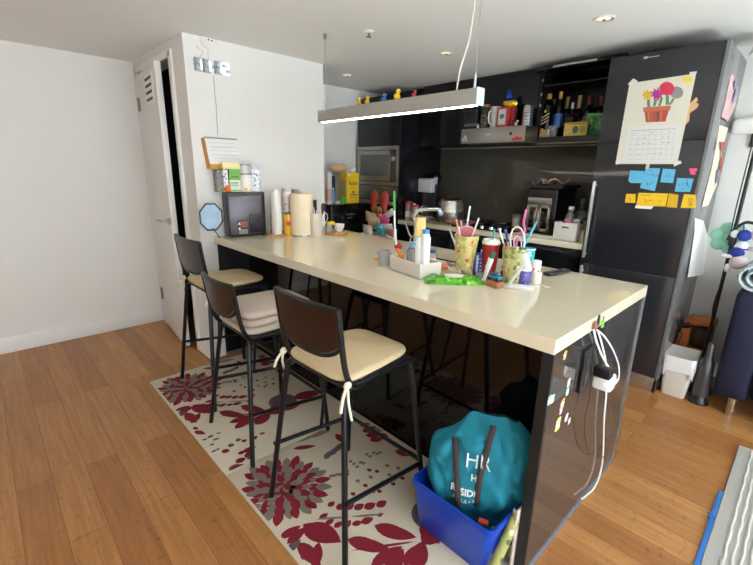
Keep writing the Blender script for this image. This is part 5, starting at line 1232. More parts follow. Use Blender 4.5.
# ------------------------------------------------------------------ alcove: tall black appliance, boxes, snacks
NY_ = 2.78
n0, n1 = at(338, 210, 'y', NY_), at(362, 207, 'y', NY_)
NZ = 1.068; nw = 1.745-1.285
t = T('water_dispenser', 'tall black freestanding machine in the alcove under the yellow box', 'appliance', (1.515, NY_+.13, 0))
MB().box((0, 0, NZ/2), (nw, .28, NZ-.02), bevel=.012).build('body', M('#0D0D0F', .25), t)
MB().box((0, -.142, NZ-.12), (nw-.04, .008, .17), bevel=.003).build('front_panel', M('#141417', .12), t)
b = MB()
for k in range(4): b.box((-.04+.028*k, -.147, NZ-.105), (.018, .001, .008))
b.box((0, -.147, NZ-.14), (.07, .001, .004)); b.build('panel_marks', M('#8E9094', .4), t)
MB().box((0, 0, NZ-.005), (nw+.004, .285, .012), bevel=.004).build('top', M('#17171A', .3), t)
NZ += .0015
q = Vector((1.575, NY_+.06, NZ)); y0_, y1_ = at(347, 206, 'y', NY_), at(359, 205, 'y', NY_)
bw = (y1_-y0_).x; bh = htop(Vector((y0_.x, NY_, NZ)), 172.5)-NZ
t = T('cereal_box', 'tall yellow raisin carton standing on the black machine', 'box', ((y0_.x+y1_.x)/2, NY_+.065, NZ))
MB().box((0, 0, bh/2), (bw, .12, bh), bevel=.002).build('box', M('#E9C21C', .45, noise=.04), t)
text('lettering', 'Raisin', .052, M('#5A3A2A', .6), t, lambda u, v: Vector((u*.95+.005, -.0606, bh*.60+v)), offset=.0008)

MB().box((.005, -.0608, bh*.5), (bw*.45, .001, .007)).build('print_line', M('#D08A2A', .5), t)
MB().box((.01, -.0608, bh*.22), (bw*.62, .001, bh*.13)).build('printed_panel', M('#C9AE2A', .5, noise=.2, scale=60), t)
MB().box((.01, -.0613, bh*.285), (bw*.62, .001, bh*.025)).build('panel_band', M('#4A4434', .5), t)
MB().sph((.01, -.06, bh*.36), .018, (1.2, .1, .7), 12).build('bread_picture', M('#A9622E', .5), t)
MB().box((-bw*.3, -.0608, bh*.93), (bw*.3, .001, bh*.06)).build('white_patch', M('#E4DCB0', .5), t)
MB().box((-bw/2-.0006, 0, bh*.5), (.001, .09, bh*.5)).build('side_text_panel', M('#B9A77A', .5, noise=.3, scale=120), t)
yb = t.location
q = Vector((yb.x-.02, NY_+.07, NZ+bh))
for k, (dx, w2, h2, c_, lb) in enumerate(((-.10, .24, .085, '#D9B98E', 'tan bread bag lying on top of the yellow carton'), (.045, .10, .065, '#E6DDD2', 'pale wrapped pack beside the tan bag on the yellow carton'))):
    b = MB(); b.sph((0, 0, h2/2), h2/2, (w2/h2, 1.0, 1), 16)
    for v in b.bm.verts: v.co += Vector((random.uniform(-.005, .005), random.uniform(-.005, .005), 0)); v.co.z = max(v.co.z, .001)
    tag(b.build('bread_bag', M(c_, .45, noise=.12, scale=40, bump=.2), None, q+Vector((dx, (-.02 if k else 0), .001)), .2), lb, 'bag')
def nic(px, w, d, top_, mat, name, label, cat, dy=.05, bands=()):
    p = at(px, 208, 'y', NY_+dy-d/2); q = Vector((p.x, NY_+dy, NZ)); return carton(name, label, cat, q, (w, d, max(.02, htop(q, top_)-NZ)), mat, 0, None, bands)
nic(330, .05, .09, 172.5, M('#D9D3CC', .6, noise=.05), 'flour_bag', 'tall white carton at the wall side of the black machine top', 'carton', .05, ((.1, .5, M('#D2A99A', .6, noise=.2)),))
nic(334, .035, .06, 176, M('#26263A', .4, noise=.2), 'navy_box', 'narrow navy box between the white carton and yellow one', 'box', .16)
q = nic(338.5, .055, .03, 201, M('#D8D0C6', .6), 'white_tray', 'low white carton at the front of the black machine top', 'carton', .0)
nic(344.0, .05, .045, 197, M('#56A83C', .5, noise=.1), 'green_packet', 'bright green packet in front of the yellow carton', 'packet', -.02)
p = at(336, 202, 'y', NY_-.0); bottle('blue_bottle', 'small pale blue bottle above the low white carton', 'bottle', Vector((p.x+.02, NY_+.07, NZ)), htop(Vector((p.x, NY_+.07, NZ)), 188)-NZ, .022, M('#5A9BD2', .3), M('#D9E2EA', .4), .3, .5)
# snack sack
q0 = at(377, 230, 'x', 1.58); SZ = .80
t = T('snack_sack', 'tall white printed paper sack stuffed with snack packets in the alcove', 'sack', (1.58, q0.y, 0))
b = MB(); b.box((0, 0, SZ/2), (.24, .33, SZ), bevel=.02)
for v in b.bm.verts: v.co.x += .006*math.sin(23*v.co.z); v.co.y += .006*math.cos(19*v.co.z)
b.build('sack', pattern_mat('#DAD3C8', ('#C9B59A', '#C05A56', '#E4DED4', '#8FA0A8'), 22, .7), t)
def snack(px, py, X, w, h, c_, label, tilt=0, yaw=0, pat=None):
    q = at(px, py, 'x', X); b = MB(); n_ = 9; F_, K_ = [], []
    for i in range(n_+1):
        F_.append([]); K_.append([])
        for j in range(n_+1):
            u, v = i/n_*2-1, j/n_*2-1; pf = (1-u**4)*(1-abs(v)**3)*.028+.001+.004*math.sin(9*u+7*v)*(1-u*u)*(1-v*v)
            zz = v*h/2; yy = -u*w/2
            F_[i].append(b.bm.verts.new((-pf, yy, zz))); K_[i].append(b.bm.verts.new((pf, yy, zz)))
    for i in range(n_):
        for j in range(n_):
            b.bm.faces.new((F_[i][j], F_[i+1][j], F_[i+1][j+1], F_[i][j+1])); b.bm.faces.new((K_[i][j], K_[i][j+1], K_[i+1][j+1], K_[i+1][j]))
    for i in range(n_):
        for j in (0, n_): b.bm.faces.new((F_[i][j], F_[i+1][j], K_[i+1][j], K_[i][j]))
    for j in range(n_):
        for i in (0, n_): b.bm.faces.new((F_[i][j], F_[i][j+1], K_[i][j+1], K_[i][j]))
    o = b.build('snack_packet', pat or M(c_, .35, noise=.25, scale=35), None, (X, q.y, q.z)); o.rotation_euler = (tilt, -.2, yaw)
    return tag(o, label, 'snack packet', 'snack packets in the alcove sack')
snack(371, 217.5, 1.60, .15, .11, '#D2B08C', 'tan snack packet standing at the yellow box side of the sack', .2)
snack(377, 210.5, 1.66, .12, .08, '#8A6A3A', 'brown-olive snack packet, highest in the sack', -.2)
snack(383, 219.5, 1.56, .15, .10, '#C93A6A', 'pink and red snack packet in the middle of the sack', .5, 0, pattern_mat('#C8407A', ('#D9A23A', '#B52A40', '#E8C9D2', '#3A3A6A'), 34, .35))
snack(389, 214, 1.60, .15, .06, '#D9D2D4', 'pale flat snack packet sticking out toward the green brush', -.5)
snack(374, 223, 1.53, .17, .13, '#DDB694', 'peach-coloured snack packet in front of the pink one', .1)
snack(380, 229, 1.50, .13, .10, '#3FA0A8', 'teal snack packet low at the front of the sack', .6, 0, pattern_mat('#3E9AA6', ('#2C5A8A', '#BFD9DC', '#C9465A'), 40, .35))
snack(387, 229, 1.53, .16, .10, '#B9B0B8', 'grey and blue printed snack packet low by the mitts', -.1, 0, pattern_mat('#C4BDBB', ('#4A5A9A', '#C96A5A', '#E8E4E0'), 40, .35))
snack(368, 230, 1.50, .12, .10, '#E2D8CC', 'white and red printed packet at the lowest sack corner', .0, 0, pattern_mat('#E2DAD0', ('#C2504A', '#E9E2DA', '#C9A98A'), 40, .4))
snack(391.5, 233, 1.52, .09, .07, '#B5664E', 'rust brown snack packet closest to the brush head', .3)

# ------------------------------------------------------------------ rugs with a printed leaf pattern
def rz_(x, y): return at(150+x/2.597, 360+y/2.597, 'z', 0)
RX0, RX1, RLN = -.548, .246, 1.176
RED_, GRY, DGR = 0, 1, 2
RED_, GRY, DGR, RUGB = M('#7E1226', .95, noise=.15, scale=160), M('#7C7268', .95, noise=.12, scale=160), M('#56525A', .95, noise=.12, scale=160), M('#CDC2AE', .95, noise=.08, scale=140, bump=.35, bscale=420)
leaves = []      # (tip, tip, width share, ink)
def LFz(x0, y0, x1, y1, w, c): leaves.append((rz_(x0, y0), rz_(x1, y1), w, c))
A_LIST = [(336, 468, 392, 434, .40, 1), (398, 430, 474, 480, .5, 1), (384, 478, 444, 540, .40, 1), (352, 505, 392, 470, .45, 3),
 (512, 470, 606, 496, .42, 1), (582, 434, 682, 468, .42, 1), (574, 538, 656, 488, .36, 1), (660, 540, 696, 484, .42, 1), (702, 432, 752, 482, .62, 1), (636, 240, 690, 248, .55, 1),
 (372, 234, 432, 226, .28, 1), (482, 195, 508, 220, .4, 1), (352, 218, 455, 170, .42, 2), (402, 205, 470, 185, .3, 2), (455, 262, 468, 240, .5, 3), (470, 252, 484, 230, .5, 3), (483, 242, 496, 220, .5, 3),
 (462, 385, 480, 372, .7, 1), (484, 392, 508, 376, .7, 1), (506, 392, 530, 376, .7, 1), (530, 392, 556, 378, .7, 1), (556, 390, 586, 376, .7, 1), (588, 385, 614, 370, .7, 1), (590, 410, 606, 402, .6, 1),
 (440, 418, 462, 402, .6, 1), (455, 432, 478, 418, .6, 1), (478, 440, 500, 424, .6, 1), (500, 442, 522, 420, .6, 1), (524, 432, 552, 424, .6, 1), (548, 428, 580, 414, .6, 1),
 (552, 190, 590, 176, .6, 1), (560, 200, 600, 196, .6, 1), (570, 212, 606, 208, .6, 1), (545, 175, 572, 168, .6, 1), (590, 196, 620, 202, .6, 1), (575, 186, 610, 184, .6, 2)]
B_LIST = [(186, 140, 250, 150, .36, 1), (240, 126, 302, 136, .4, 1), (220, 182, 272, 148, .4, 1), (274, 172, 312, 140, .55, 1), (306, 144, 366, 118, .5, 1), (372, 102, 446, 84, .5, 1), (340, 134, 392, 116, .45, 1),
 (74, 142, 116, 123, .42, 1), (122, 119, 168, 141, .5, 1), (108, 168, 130, 140, .45, 1), (92, 160, 112, 142, .5, 3), (116, 188, 144, 196, .45, 1), (112, 178, 126, 184, .5, 1),
 (186, 240, 208, 240, .8, 1), (228, 248, 250, 240, .6, 1), (240, 244, 276, 228, .5, 1), (222, 270, 250, 258, .7, 1), (206, 288, 246, 274, .4, 1), (238, 216, 252, 210, .9, 1), (262, 212, 280, 200, .6, 1), (284, 196, 300, 192, .6, 1), (250, 258, 262, 240, .7, 1),
 (202, 226, 220, 224, .9, 3), (222, 214, 238, 208, .8, 3), (205, 292, 230, 272, .6, 2), (136, 212, 150, 208, .6, 3), (150, 206, 166, 198, .6, 3), (162, 212, 182, 206, .5, 2), (172, 196, 186, 190, .5, 2), (156, 226, 168, 220, .6, 3), (172, 238, 182, 232, .6, 3), (160, 244, 174, 236, .5, 3),
 (252, 262, 270, 252, .6, 3)]
inks = {1: RED_, 2: GRY, 3: DGR}
def rug_mesh():
    b = MB(); b.box(((RX0+RX1)/2, RLN/2, .004), (RX1-RX0, RLN, .008), bevel=.002)
    kk = [0]
    def leaf(p, q, w, mi):
        d = q-p; L_ = d.length; d.normalize(); n = Vector((-d.y, d.x, 0)); z = .0082+.00012*(kk[0] % 9); kk[0] += 1; N_ = 7
        up_, dn = [], []
        for i in range(N_+1):
            u = i/N_; hw_ = w*L_*.5*math.sin(PI*u**.85)**.8
            c = p+d*L_*u
            up_.append(c+n*hw_); dn.append(c-n*hw_)
        pts = up_+list(reversed(dn[1:-1]))
        pts = [Vector((min(max(v.x, RX0+.012), RX1-.012), min(max(v.y, .012), RLN-.012), z)) for v in pts]
        b.mi = mi
        try: b.face(pts)
        except ValueError: pass
    for lst, off in ((A_LIST, .014), (B_LIST, .014+1.178)):
        for x0, y0, x1, y1, w, c in lst:
            p, q = rz_(x0, y0), rz_(x1, y1); leaf(p-Vector((0, off, 0)), q-Vector((0, off, 0)), w, c)
    # grey disc, stems
    def stem(pts, mi=2, wd=.006):
        P_ = [rz_(x, y) for x, y in pts]
        for p, q in zip(P_, P_[1:]): leaf(p-Vector((0, .014, 0)), q-Vector((0, .014, 0)), wd*2/(q-p).length, mi)
    stem([(690, 476), (520, 500)], 1, .006); stem([(430, 418), (520, 412), (612, 404)], 2); stem([(312, 375), (330, 372)], 2)
    c = rz_(345, 110)-Vector((0, 1.192, 0)); b.mi = 3; b.face([Vector((c.x+.085*math.cos(a*PI/12), c.y+.085*math.sin(a*PI/12), .0081)) for a in range(24)])
    # chrysanthemum
    fc = rz_(350, 332)-Vector((0, .014, 0)); rnd = random.Random(3)
    for ring, (r0, r1, n_) in enumerate(((.145, .20, 27), (.105, .165, 23), (.07, .125, 18), (.035, .085, 12), (.0, .05, 8))):
        for k in range(n_):
            a = 2*PI*(k+.5*(ring % 2))/n_+rnd.uniform(-.05, .05); f = rnd.uniform(.9, 1.1)
            d = Vector((math.cos(a)*.88, math.sin(a), 0))
            leaf(fc+d*(r0-.008)*f, fc+d*(r1+.014)*f, .56, 1 if (k+ring) % 2 else 2)
    # berries
    for x, y in ((570, 290), (590, 293), (574, 308), (606, 321), (622, 302), (634, 314), (560, 330), (596, 345), (632, 326), (656, 311), (512, 300), (540, 318), (528, 352), (616, 278), (645, 285), (580, 345)):
        p = rz_(x, y)-Vector((0, .014, 0)); leaf(p-Vector((.011, 0, 0)), p+Vector((.011, .002, 0)), 1.1, 1 if (x+y) % 3 else 2)
    rnd = random.Random(5)
    for k in range(16):
        p = rz_(470+k*8.5, 302-k*4+rnd.uniform(-12, 12))-Vector((0, .014, 0)); leaf(p-Vector((.012, .004, 0)), p+Vector((.012, .003, 0)), .7, 2)
    return b
rm = rug_mesh().build('rug', [RUGB, RED_, GRY, DGR], None, (0, .014, 0), recalc=False)
tag(rm, 'cream floral rug with red and grey leaves under the front stool and blue tub', 'rug', 'pair of floral rugs')
r2_ = rm.copy(); COL.objects.link(r2_); r2_.location = (0, .014+1.178, 0)
tag(r2_, 'cream floral rug with red and grey leaves closest to the door', 'rug', 'pair of floral rugs')

# ------------------------------------------------------------------ bar stools
SBL, SDK = M('#17181B', .32, .3, noise=.05), M('#2A1712', .28, noise=.2, scale=8)
CREAM, GREYC = M('#C9B48F', .85, noise=.06, scale=60, bump=.25, bscale=300), M('#B8AA9E', .9, noise=.08, scale=60, bump=.25, bscale=300)
def cushion_mb(x0, x1, hw, z, th, tuck=.0):
    b = MB(); n = 28; prof = [(0.90, 0), (.985, th*.25), (1.0, th*.5), (.985, th*.78), (.90, th), (.0, th*.99)]
    rings = []
    cx_, hx = (x0+x1)/2, (x1-x0)/2
    for s_, dz in prof[:-1]:
        ring = []
        for k in range(n):
            a = 2*PI*k/n; ca, sa = math.cos(a), math.sin(a); e = .38
            px_ = math.copysign(abs(ca)**e, ca); py_ = math.copysign(abs(sa)**e, sa)
            ring.append(b.bm.verts.new((cx_+hx*px_*s_, hw*py_*s_*(1-.08*px_), z+dz)))
        rings.append(ring)
    for r0, r1 in zip(rings, rings[1:]):
        for k in range(n): b.bm.faces.new((r0[k], r0[(k+1) % n], r1[(k+1) % n], r1[k]))
    b.bm.faces.new(list(reversed(rings[0]))); b.bm.faces.new(rings[-1])
    return b
def stool(label, loc, rz, SH, BH, hw, fy, xb):
    """SH seat frame height, BH top of the backrest, hw half seat width, fy half foot spacing"""
    t = T('bar_stool', label, 'bar stool', loc, rz, 'bar stools at the island')
    R0 = .0115
    for s_ in (-1, 1):
        MB().tube([(-.11, s_*(hw-.02), SH-.012), (-.16, s_*(hw-.008), SH-.025), (-.175, s_*(hw+.002), SH-.07), (-.235, s_*fy, 0)], R0, 10, smooth=4).build('leg', SBL, t)
        MB().tube([(.10, s_*(hw-.02), SH-.012), (.16, s_*(hw-.01), SH-.02), (.185, s_*(hw-.004), SH-.06), (.205, s_*(fy-.02), .20), (.215, s_*fy, 0)], R0, 10, smooth=4).build('leg', SBL, t)
    MB().tube([(-.215, -fy+.016, .265), (.19, -fy+.014, .205), (.213, -fy+.03, .20), (.216, -fy+.06, .20), (.216, fy-.06, .20), (.213, fy-.03, .20), (.19, fy-.014, .205), (-.215, fy-.016, .265)], .0095, 10).build('footrest', SBL, t)
    MB().tube([(.02, hw-.02, SH-.03), (.03, fy-.02, .232)], .008, 8).build('brace', SBL, t)
    MB().tube([(-.15, -hw+.01, SH-.012), (.17, -hw+.01, SH-.012), (.19, -hw+.03, SH-.012), (.19, hw-.03, SH-.012), (.17, hw-.01, SH-.012), (-.15, hw-.01, SH-.012)], .011, 10, closed=True).build('seat_frame', SBL, t)
    MB().box((.01, 0, SH-.004), (.36, 2*hw-.03, .014), bevel=.006).build('seat', M('#1D1C1D', .4), t)
    # back: two posts with a panel rounded at the bottom
    zt = BH; xa, zp = xb+.06, SH+.105; lean = .024/(zt-zp)
    X_ = lambda z: xb+(zt-z)*lean
    hb = hw+.005
    for s_ in (-1, 1):
        MB().tube([(xb, s_*hb, zt), (X_(zp), s_*hb, zp), (X_(SH+.04)+.012, s_*hb, SH+.03), (X_(SH)+.04, s_*(hb-.006), SH-.012), (X_(SH)+.10, s_*(hb-.02), SH-.024)], .0105, 10, smooth=4).build('back_post', SBL, t)
    prof = []
    zb = SH+.115; n = 12
    prof += [(-hb+.004, zt-.004), (hb-.004, zt-.004)]
    for k in range(n+1):
        a = PI*k/n; yy = (hb-.004)*math.copysign(abs(math.cos(a))**.55, math.cos(a)); prof.append((yy, zb+.055-.055*math.sin(a)**.9 if 0 < k < n else zb+.06))
    b = MB(); F_, K_ = [], []
    bend = lambda y: .022*(1-(y/hb)**2)
    for y, z in prof: F_.append((X_(z)-.008-bend(y), y, z)); 
    # panel as a strip grid so that it can curve
    rows = 10; colsn = 12; g0 = []
    for i in range(rows+1):
        row = []
        for j in range(colsn+1):
            v = j/colsn*2-1; zlow = zb-.012+.05*(abs(v)**3.6); z = zlow+(zt-.003-zlow)*i/rows; y = v*(hb-.004)
            row.append((X_(z)-bend(y), y, z))
        g0.append(row)
    A_ = [[b.bm.verts.new((x-.006, y, z)) for x, y, z in r] for r in g0]; B_ = [[b.bm.verts.new((x+.006, y, z)) for x, y, z in r] for r in g0]
    for i in range(rows):
        for j in range(colsn):
            b.bm.faces.new((A_[i][j], A_[i][j+1], A_[i+1][j+1], A_[i+1][j])); b.bm.faces.new((B_[i][j], B_[i+1][j], B_[i+1][j+1], B_[i][j+1]))
    for i in range(rows):
        for j in (0, colsn): b.bm.faces.new((A_[i][j], A_[i+1][j], B_[i+1][j], B_[i][j]))
    for j in range(colsn):
        for i in (0, rows): b.bm.faces.new((A_[i][j], A_[i][j+1], B_[i][j+1], B_[i][j]))
    b.build('backrest', SDK, t)
    low = [g0[0][j] for j in range(colsn+1)]
    MB().tube(low, .011, 8).build('backrest_rim', SBL, t)
    MB().tube([g0[-1][j] for j in range(colsn+1)], .011, 8).build('top_rail', SBL, t)
    return t
def cushion(stool_, label, SH, hw, th, mat, z0=.0045, dx=0, ties=False, rz=0):
    m_ = Matrix.Translation(stool_.location) @ Matrix.Rotation(stool_.rotation_euler.z+rz, 4, 'Z')
    o = cushion_mb(-.185+dx, .205+dx, hw, 0, th).build('seat_cushion', mat, None, m_ @ Vector((0, 0, SH+z0)), stool_.rotation_euler.z+rz, sharp=70)
    tag(o, label, 'seat cushion', 'seat cushions on the bar stools')
    TM = M('#D9CFB9', .8)
    if ties:
        for s_ in (-1, 1):
            b = MB(); yv = s_*(hw+.018); k = 1 if s_ < 0 else .7
            b.sph((-.175, yv, th*.4), .014, (1.2, .8, 1), 10)
            b.tube([(-.175, yv, th*.4), (-.2, yv+s_*.006, -.02*k), (-.215, yv+s_*.01, -.07*k)], .006, 6, smooth=3)
            b.tube([(-.175, yv, th*.4), (-.178, yv+s_*.008, -.05*k), (-.165, yv+s_*.01, -.12*k)], .005, 6, smooth=3)
            b.build('tie', TM, o)
    return o
S1 = stool('nearest bar stool, with a cream tie-on cushion, beside the blue tub', (-.215, .70, .0085), .035, .672, .962, .172, .245, -.205)
S2 = stool('middle bar stool, lower than its neighbours, piled with grey-beige cushions', (-.195, 1.405, .0085), .0, .615, .885, .158, .245, -.235)
S3 = stool('farthest bar stool, with a cream cushion, by the wall and the closet door', (-.135, 2.008, .0085), .0, .69, .988, .182, .268, -.205)
cushion(S1, 'cream seat cushion tied on the nearest stool', .676, .172, .03, CREAM, ties=True)
cushion(S2, 'lowest grey-beige cushion of the three on the middle stool', .619, .165, .036, GREYC)
cushion(S2, 'grey-beige cushion in the middle of the stack on the middle stool', .619, .162, .036, GREYC, z0=.0415, dx=.004, rz=.03)
cushion(S2, 'top grey-beige cushion of the three on the middle stool', .619, .16, .036, GREYC, z0=.0785, dx=.008, rz=-.02)
cushion(S3, 'cream seat cushion on the farthest stool by the wall', .694, .182, .03, CREAM, ties=True)

# ------------------------------------------------------------------ blue tub with the teal bag
BX0, BX1, BY0_, BY1_, BH_ = -.115, .175, .074, .438, .215
t = T('plastic_tub', 'royal blue plastic tub standing on the rug by the end panel', 'tub', ((BX0+BX1)/2, (BY0_+BY1_)/2, .0105))
bx, by = (BX1-BX0)/2, (BY1_-BY0_)/2
def rr2(hx, hy, r, n=6):
    P_ = []
    for cx_, cy_, a0 in ((hx-r, hy-r, 0), (-hx+r, hy-r, PI/2), (-hx+r, -hy+r, PI), (hx-r, -hy+r, 3*PI/2)):
        for k in range(n+1): a = a0+PI/2*k/n; P_.append((cx_+r*math.cos(a), cy_+r*math.sin(a)))
    return P_
b = MB(); rings = []
for sx_, sy_, z in ((.84, .84, 0), (.86, .86, .004), (.97, .97, BH_-.03), (1.0, 1.0, BH_-.028), (1.02, 1.015, BH_-.012), (1.0, 1.0, BH_), (.955, .96, BH_), (.93, .945, BH_-.03), (.82, .83, .006)):
    rings.append([b.bm.verts.new((x*sx_, y*sy_, z)) for x, y in rr2(bx, by, .03)])
for r0, r1 in zip(rings, rings[1:]):
    m_ = len(r0)
    for k in range(m_): b.bm.faces.new((r0[k], r0[(k+1) % m_], r1[(k+1) % m_], r1[k]))
b.bm.faces.new(list(reversed(rings[0]))); b.bm.faces.new(rings[-1])
b.build('tub', M('#0F3FB4', .28, noise=.05), t)
# tote bag
from mathutils import noise as mnoise
BC = Vector((.055, .25, .07)); BRZ = math.radians(30); BRI = Matrix.Rotation(-BRZ, 3, 'Z')
BGH = .475
def bag_dims(tt):
    ay = .19*(1+.06*math.sin(PI*tt))*(1-.05*tt)*(1-max(0, tt-.72)**2*5.0); bxx = .115*(1-.15*tt)*(1-max(0, tt-.6)**2*4.0)
    f_ = .78+.22*min(1, max(0, tt*BGH-.06)/.12); return max(ay*f_, .01), max(bxx*f_, .008)
def wr(y, z):
    n1 = abs(mnoise.noise(Vector((y*9+z*5, z*4-y*3, 1.7)))); n2 = abs(mnoise.noise(Vector((y*17-z*7, z*8+4, 5.1))))
    k = .22+.78*min(1, max(max(0, abs(y-.005)-.075)/.05, max(0, z-.33)/.06))
    return ((.105*n1+.055*n2)*k+.012*math.sin(14*y+9*z))*min(1, z/.15)
def bag_front(y, z):       # y, z relative to the bag's base: depth of its front cloth
    tt = min(max(z/BGH, 0), 1); ay, bb = bag_dims(tt); q = max(1-abs((y+.02*tt)/ay)**2.8, 0)
    return -bb*q**.5-(wr(y, z)-.025)*q**.4
t = T('tote_bag', 'teal cloth tote bag with white lettering slumped inside the blue tub', 'bag', BC, BRZ)
b = MB(); nv, nu = 44, 96; rings = []
for i in range(nv+1):
    tt = i/nv; ay, bb = bag_dims(tt); z = tt*BGH; ring = []
    for k in range(nu):
        a = 2*PI*k/nu; yy = ay*math.copysign(abs(math.cos(a))**.8, math.cos(a))-.02*tt
        zz = z-max(0, tt-.58)**1.5*(.34*max(0, math.cos(a+.3))**1.2+.06*max(0, -math.cos(a))+.04*abs(math.sin(3*a)))
        f = bag_front(yy, z)
        x = f if math.sin(a) >= 0 else -f*.85
        if tt > .9: x *= max(.05, (1-tt)/.1)**.5
        ring.append(b.bm.verts.new((x, yy, zz if tt > .5 else z)))
    rings.append(ring)
for r0, r1 in zip(rings, rings[1:]):
    for k in range(nu): b.bm.faces.new((r0[k], r0[(k+1) % nu], r1[(k+1) % nu], r1[k]))
b.bm.faces.new(rings[0]); b.bm.faces.new(rings[-1])
b.build('cloth', M('#0E7C92', .8, noise=.1, scale=120, bump=.2, bscale=500), t, sharp=60)
def bp_(px, py, X):        # point of the bag's own frame at depth X that shows at a pixel
    d = BRI @ (_fw+RT*((px-376.5)/F)-UP*((py-282.5)/F)); o = BRI @ (CAM-BC)
    return o+d*((X-o.x)/d.x)
def onbag(y, z, off=.004): return Vector((bag_front(y, z)-off, y, z))
def hit(px, py):
    X = -.08
    for _ in range(8): q = bp_(px, py, X); X = .5*X+.5*(bag_front(q.y, q.z)-.004)
    return q
def strap(pts):
    P_ = [hit(*a_) for a_ in pts]; sm = []
    b = MB(); W2 = .011; L0, L1 = [], []
    for i in range(len(P_)-1):
        for j in range(6): u = j/6; sm.append((P_[i].y*(1-u)+P_[i+1].y*u, P_[i].z*(1-u)+P_[i+1].z*u))
    sm.append((P_[-1].y, P_[-1].z))
    xs_ = [min(bag_front(y-W2, z), bag_front(y, z), bag_front(y+W2, z))-.006 for y, z in sm]
    for (y, z), x in zip(sm, xs_): L0.append(b.bm.verts.new((x, y-W2, z))); L1.append(b.bm.verts.new((x, y+W2, z)))
    for i in range(len(sm)-1): b.bm.faces.new((L0[i], L1[i], L1[i+1], L0[i+1]))
    o = b.build('handle', M('#3B3331', .8, noise=.1), t); md = o.modifiers.new('thickness', 'SOLIDIFY'); md.thickness = .003
    return o
strap(((455, 436), (456.5, 452), (456.5, 472), (458, 492), (458.5, 506)))
strap(((494, 424), (489, 442), (485, 458), (480.5, 474), (478, 490), (477, 506)))
LETT = M('#D5E1E2', .7, noise=.03)
def lettering(s, px, py, hpx, off=.0005, xs=1.0):
    q = hit(px, py); k = hpx*pr(BC+Matrix.Rotation(BRZ, 3, 'Z') @ q)[2]/F
    return text('lettering', s, k*1.4, LETT, t, lambda u, v: onbag(q.y-u*xs, q.z+v, .006), align='LEFT', offset=off)
lettering('HR', 464.5, 466.5, 17.5, xs=.78, off=-.0003)
lettering('HY', 470.5, 480, 6.3, off=.0010)
lettering('RESIDE', 450.5, 488, 6.3, off=.0010)
lettering('MAUI • B', 452.5, 495.5, 4.2, off=.0006)
tag(MB().tube([(0, 0, 0), (.0, -.03, .06), (.01, -.05, .10)], .02, 8).build('maroon_cloth', M('#6E1F3C', .8), None, (.12, .13, .22)), 'maroon cloth peeking out behind the teal bag in the tub', 'cloth')
q = Vector((-.055, .14, .19))
tag(MB().box((0, 0, 0), (.02, .035, .012), rz=.4, bevel=.003).build('red_toy', M('#C23A2E', .4), None, q), 'little red toy piece at the rim of the blue tub', 'toy')
tag(MB().sph((0, 0, 0), .013, (1, 1.2, .7), 10).build('grey_toy', M('#6A6A70', .3), None, q+Vector((.004, -.045, -.004))), 'small grey toy piece next to the red one in the tub', 'toy')
# paper roll and jar in the gap by the end panel
b0 = at(502, 560, 'z', .02); e0 = at(517.5, 513, 'y', .052)
b0 = Vector((-.112, .071, .028)); e0 = at(518.5, 511, 'y', .055)
t = T('paper_tube', 'yellow-green printed paper tube leaning between tub and end panel', 'paper tube', b0)
d_ = e0-b0
MB().tube([(0, 0, 0), d_*.25, d_], .017, 16).build('roll', pattern_mat('#A7AA62', ('#7C8448', '#D9D7A8', '#5C5F3C'), 40, .6), t)
MB().tube([d_*.97, d_*1.002], .0178, 16).build('cream_edge', M('#E4DFCE', .6), t); MB().tube([d_*-.02, d_*.14], .0182, 16).build('white_end', M('#DCDDE2', .6), t)
MB().tube([d_*1.0, d_*1.004], .012, 14).build('hollow', BLACKP, t)
t = T('jar', 'short jar with teal lid and yellow label on the floor by the end panel', 'jar', (-.08, .028+.028, .0005)) if False else None
jp = at(508, 560, 'z', .0105)
t = jar('jar', 'short jar with teal lid and yellow label standing by the end panel', 'jar', (jp.x+.04, .076, .0105), .085, .030, M('#C9C26A', .35, noise=.2, scale=60), M('#1F6E8A', .4), .32, M('#B7B84E', .5, noise=.3, scale=50), (.2, .7))
tag(MB().box((0, 0, .13), (.16, .006, .26), bevel=.001).build('cardboard_sheet', M('#D9C8BE', .7, noise=.05), None, (.075, .0455, .0105)), 'thin pale cardboard sheet standing against the inside of the end panel', 'cardboard')

# ------------------------------------------------------------------ beside the fridge
# waste bin
p0, p1 = at(660, 392.5, 'z', 0), at(682, 399.5, 'z', 0)
d_ = (p1-p0); wz = math.atan2(d_.y, d_.x); WB = d_.length*1.06; WD = .18
WH = htop(p0, 354)
t = T('waste_bin', 'white waste bin with a plastic liner folded over the rim, beside the fridge', 'waste bin', p0, wz)
b = MB(); rings = []
cxb, cyb = WB/2, WD/2
for s_, z in ((.96, 0), (1.0, .006), (1.28, WH-.004), (1.3, WH), (1.24, WH), (1.22, WH-.01), (.93, .008)):
    rings.append([b.bm.verts.new((cxb+x*s_, cyb+y*s_, z)) for x, y in rr2(WB/2, WD/2, .018, 4)])
for r0, r1 in zip(rings, rings[1:]):
    for k in range(len(r0)): b.bm.faces.new((r0[k], r0[(k+1) % len(r0)], r1[(k+1) % len(r0)], r1[k]))
b.bm.faces.new(list(reversed(rings[0]))); b.bm.faces.new(rings[-1])
b.build('bin', M('#E2E0D8', .4), t)
b = MB(); rings = []; n_ = 56; rnd = random.Random(8)
base_ = rr2(WB/2, WD/2, .018, 13)
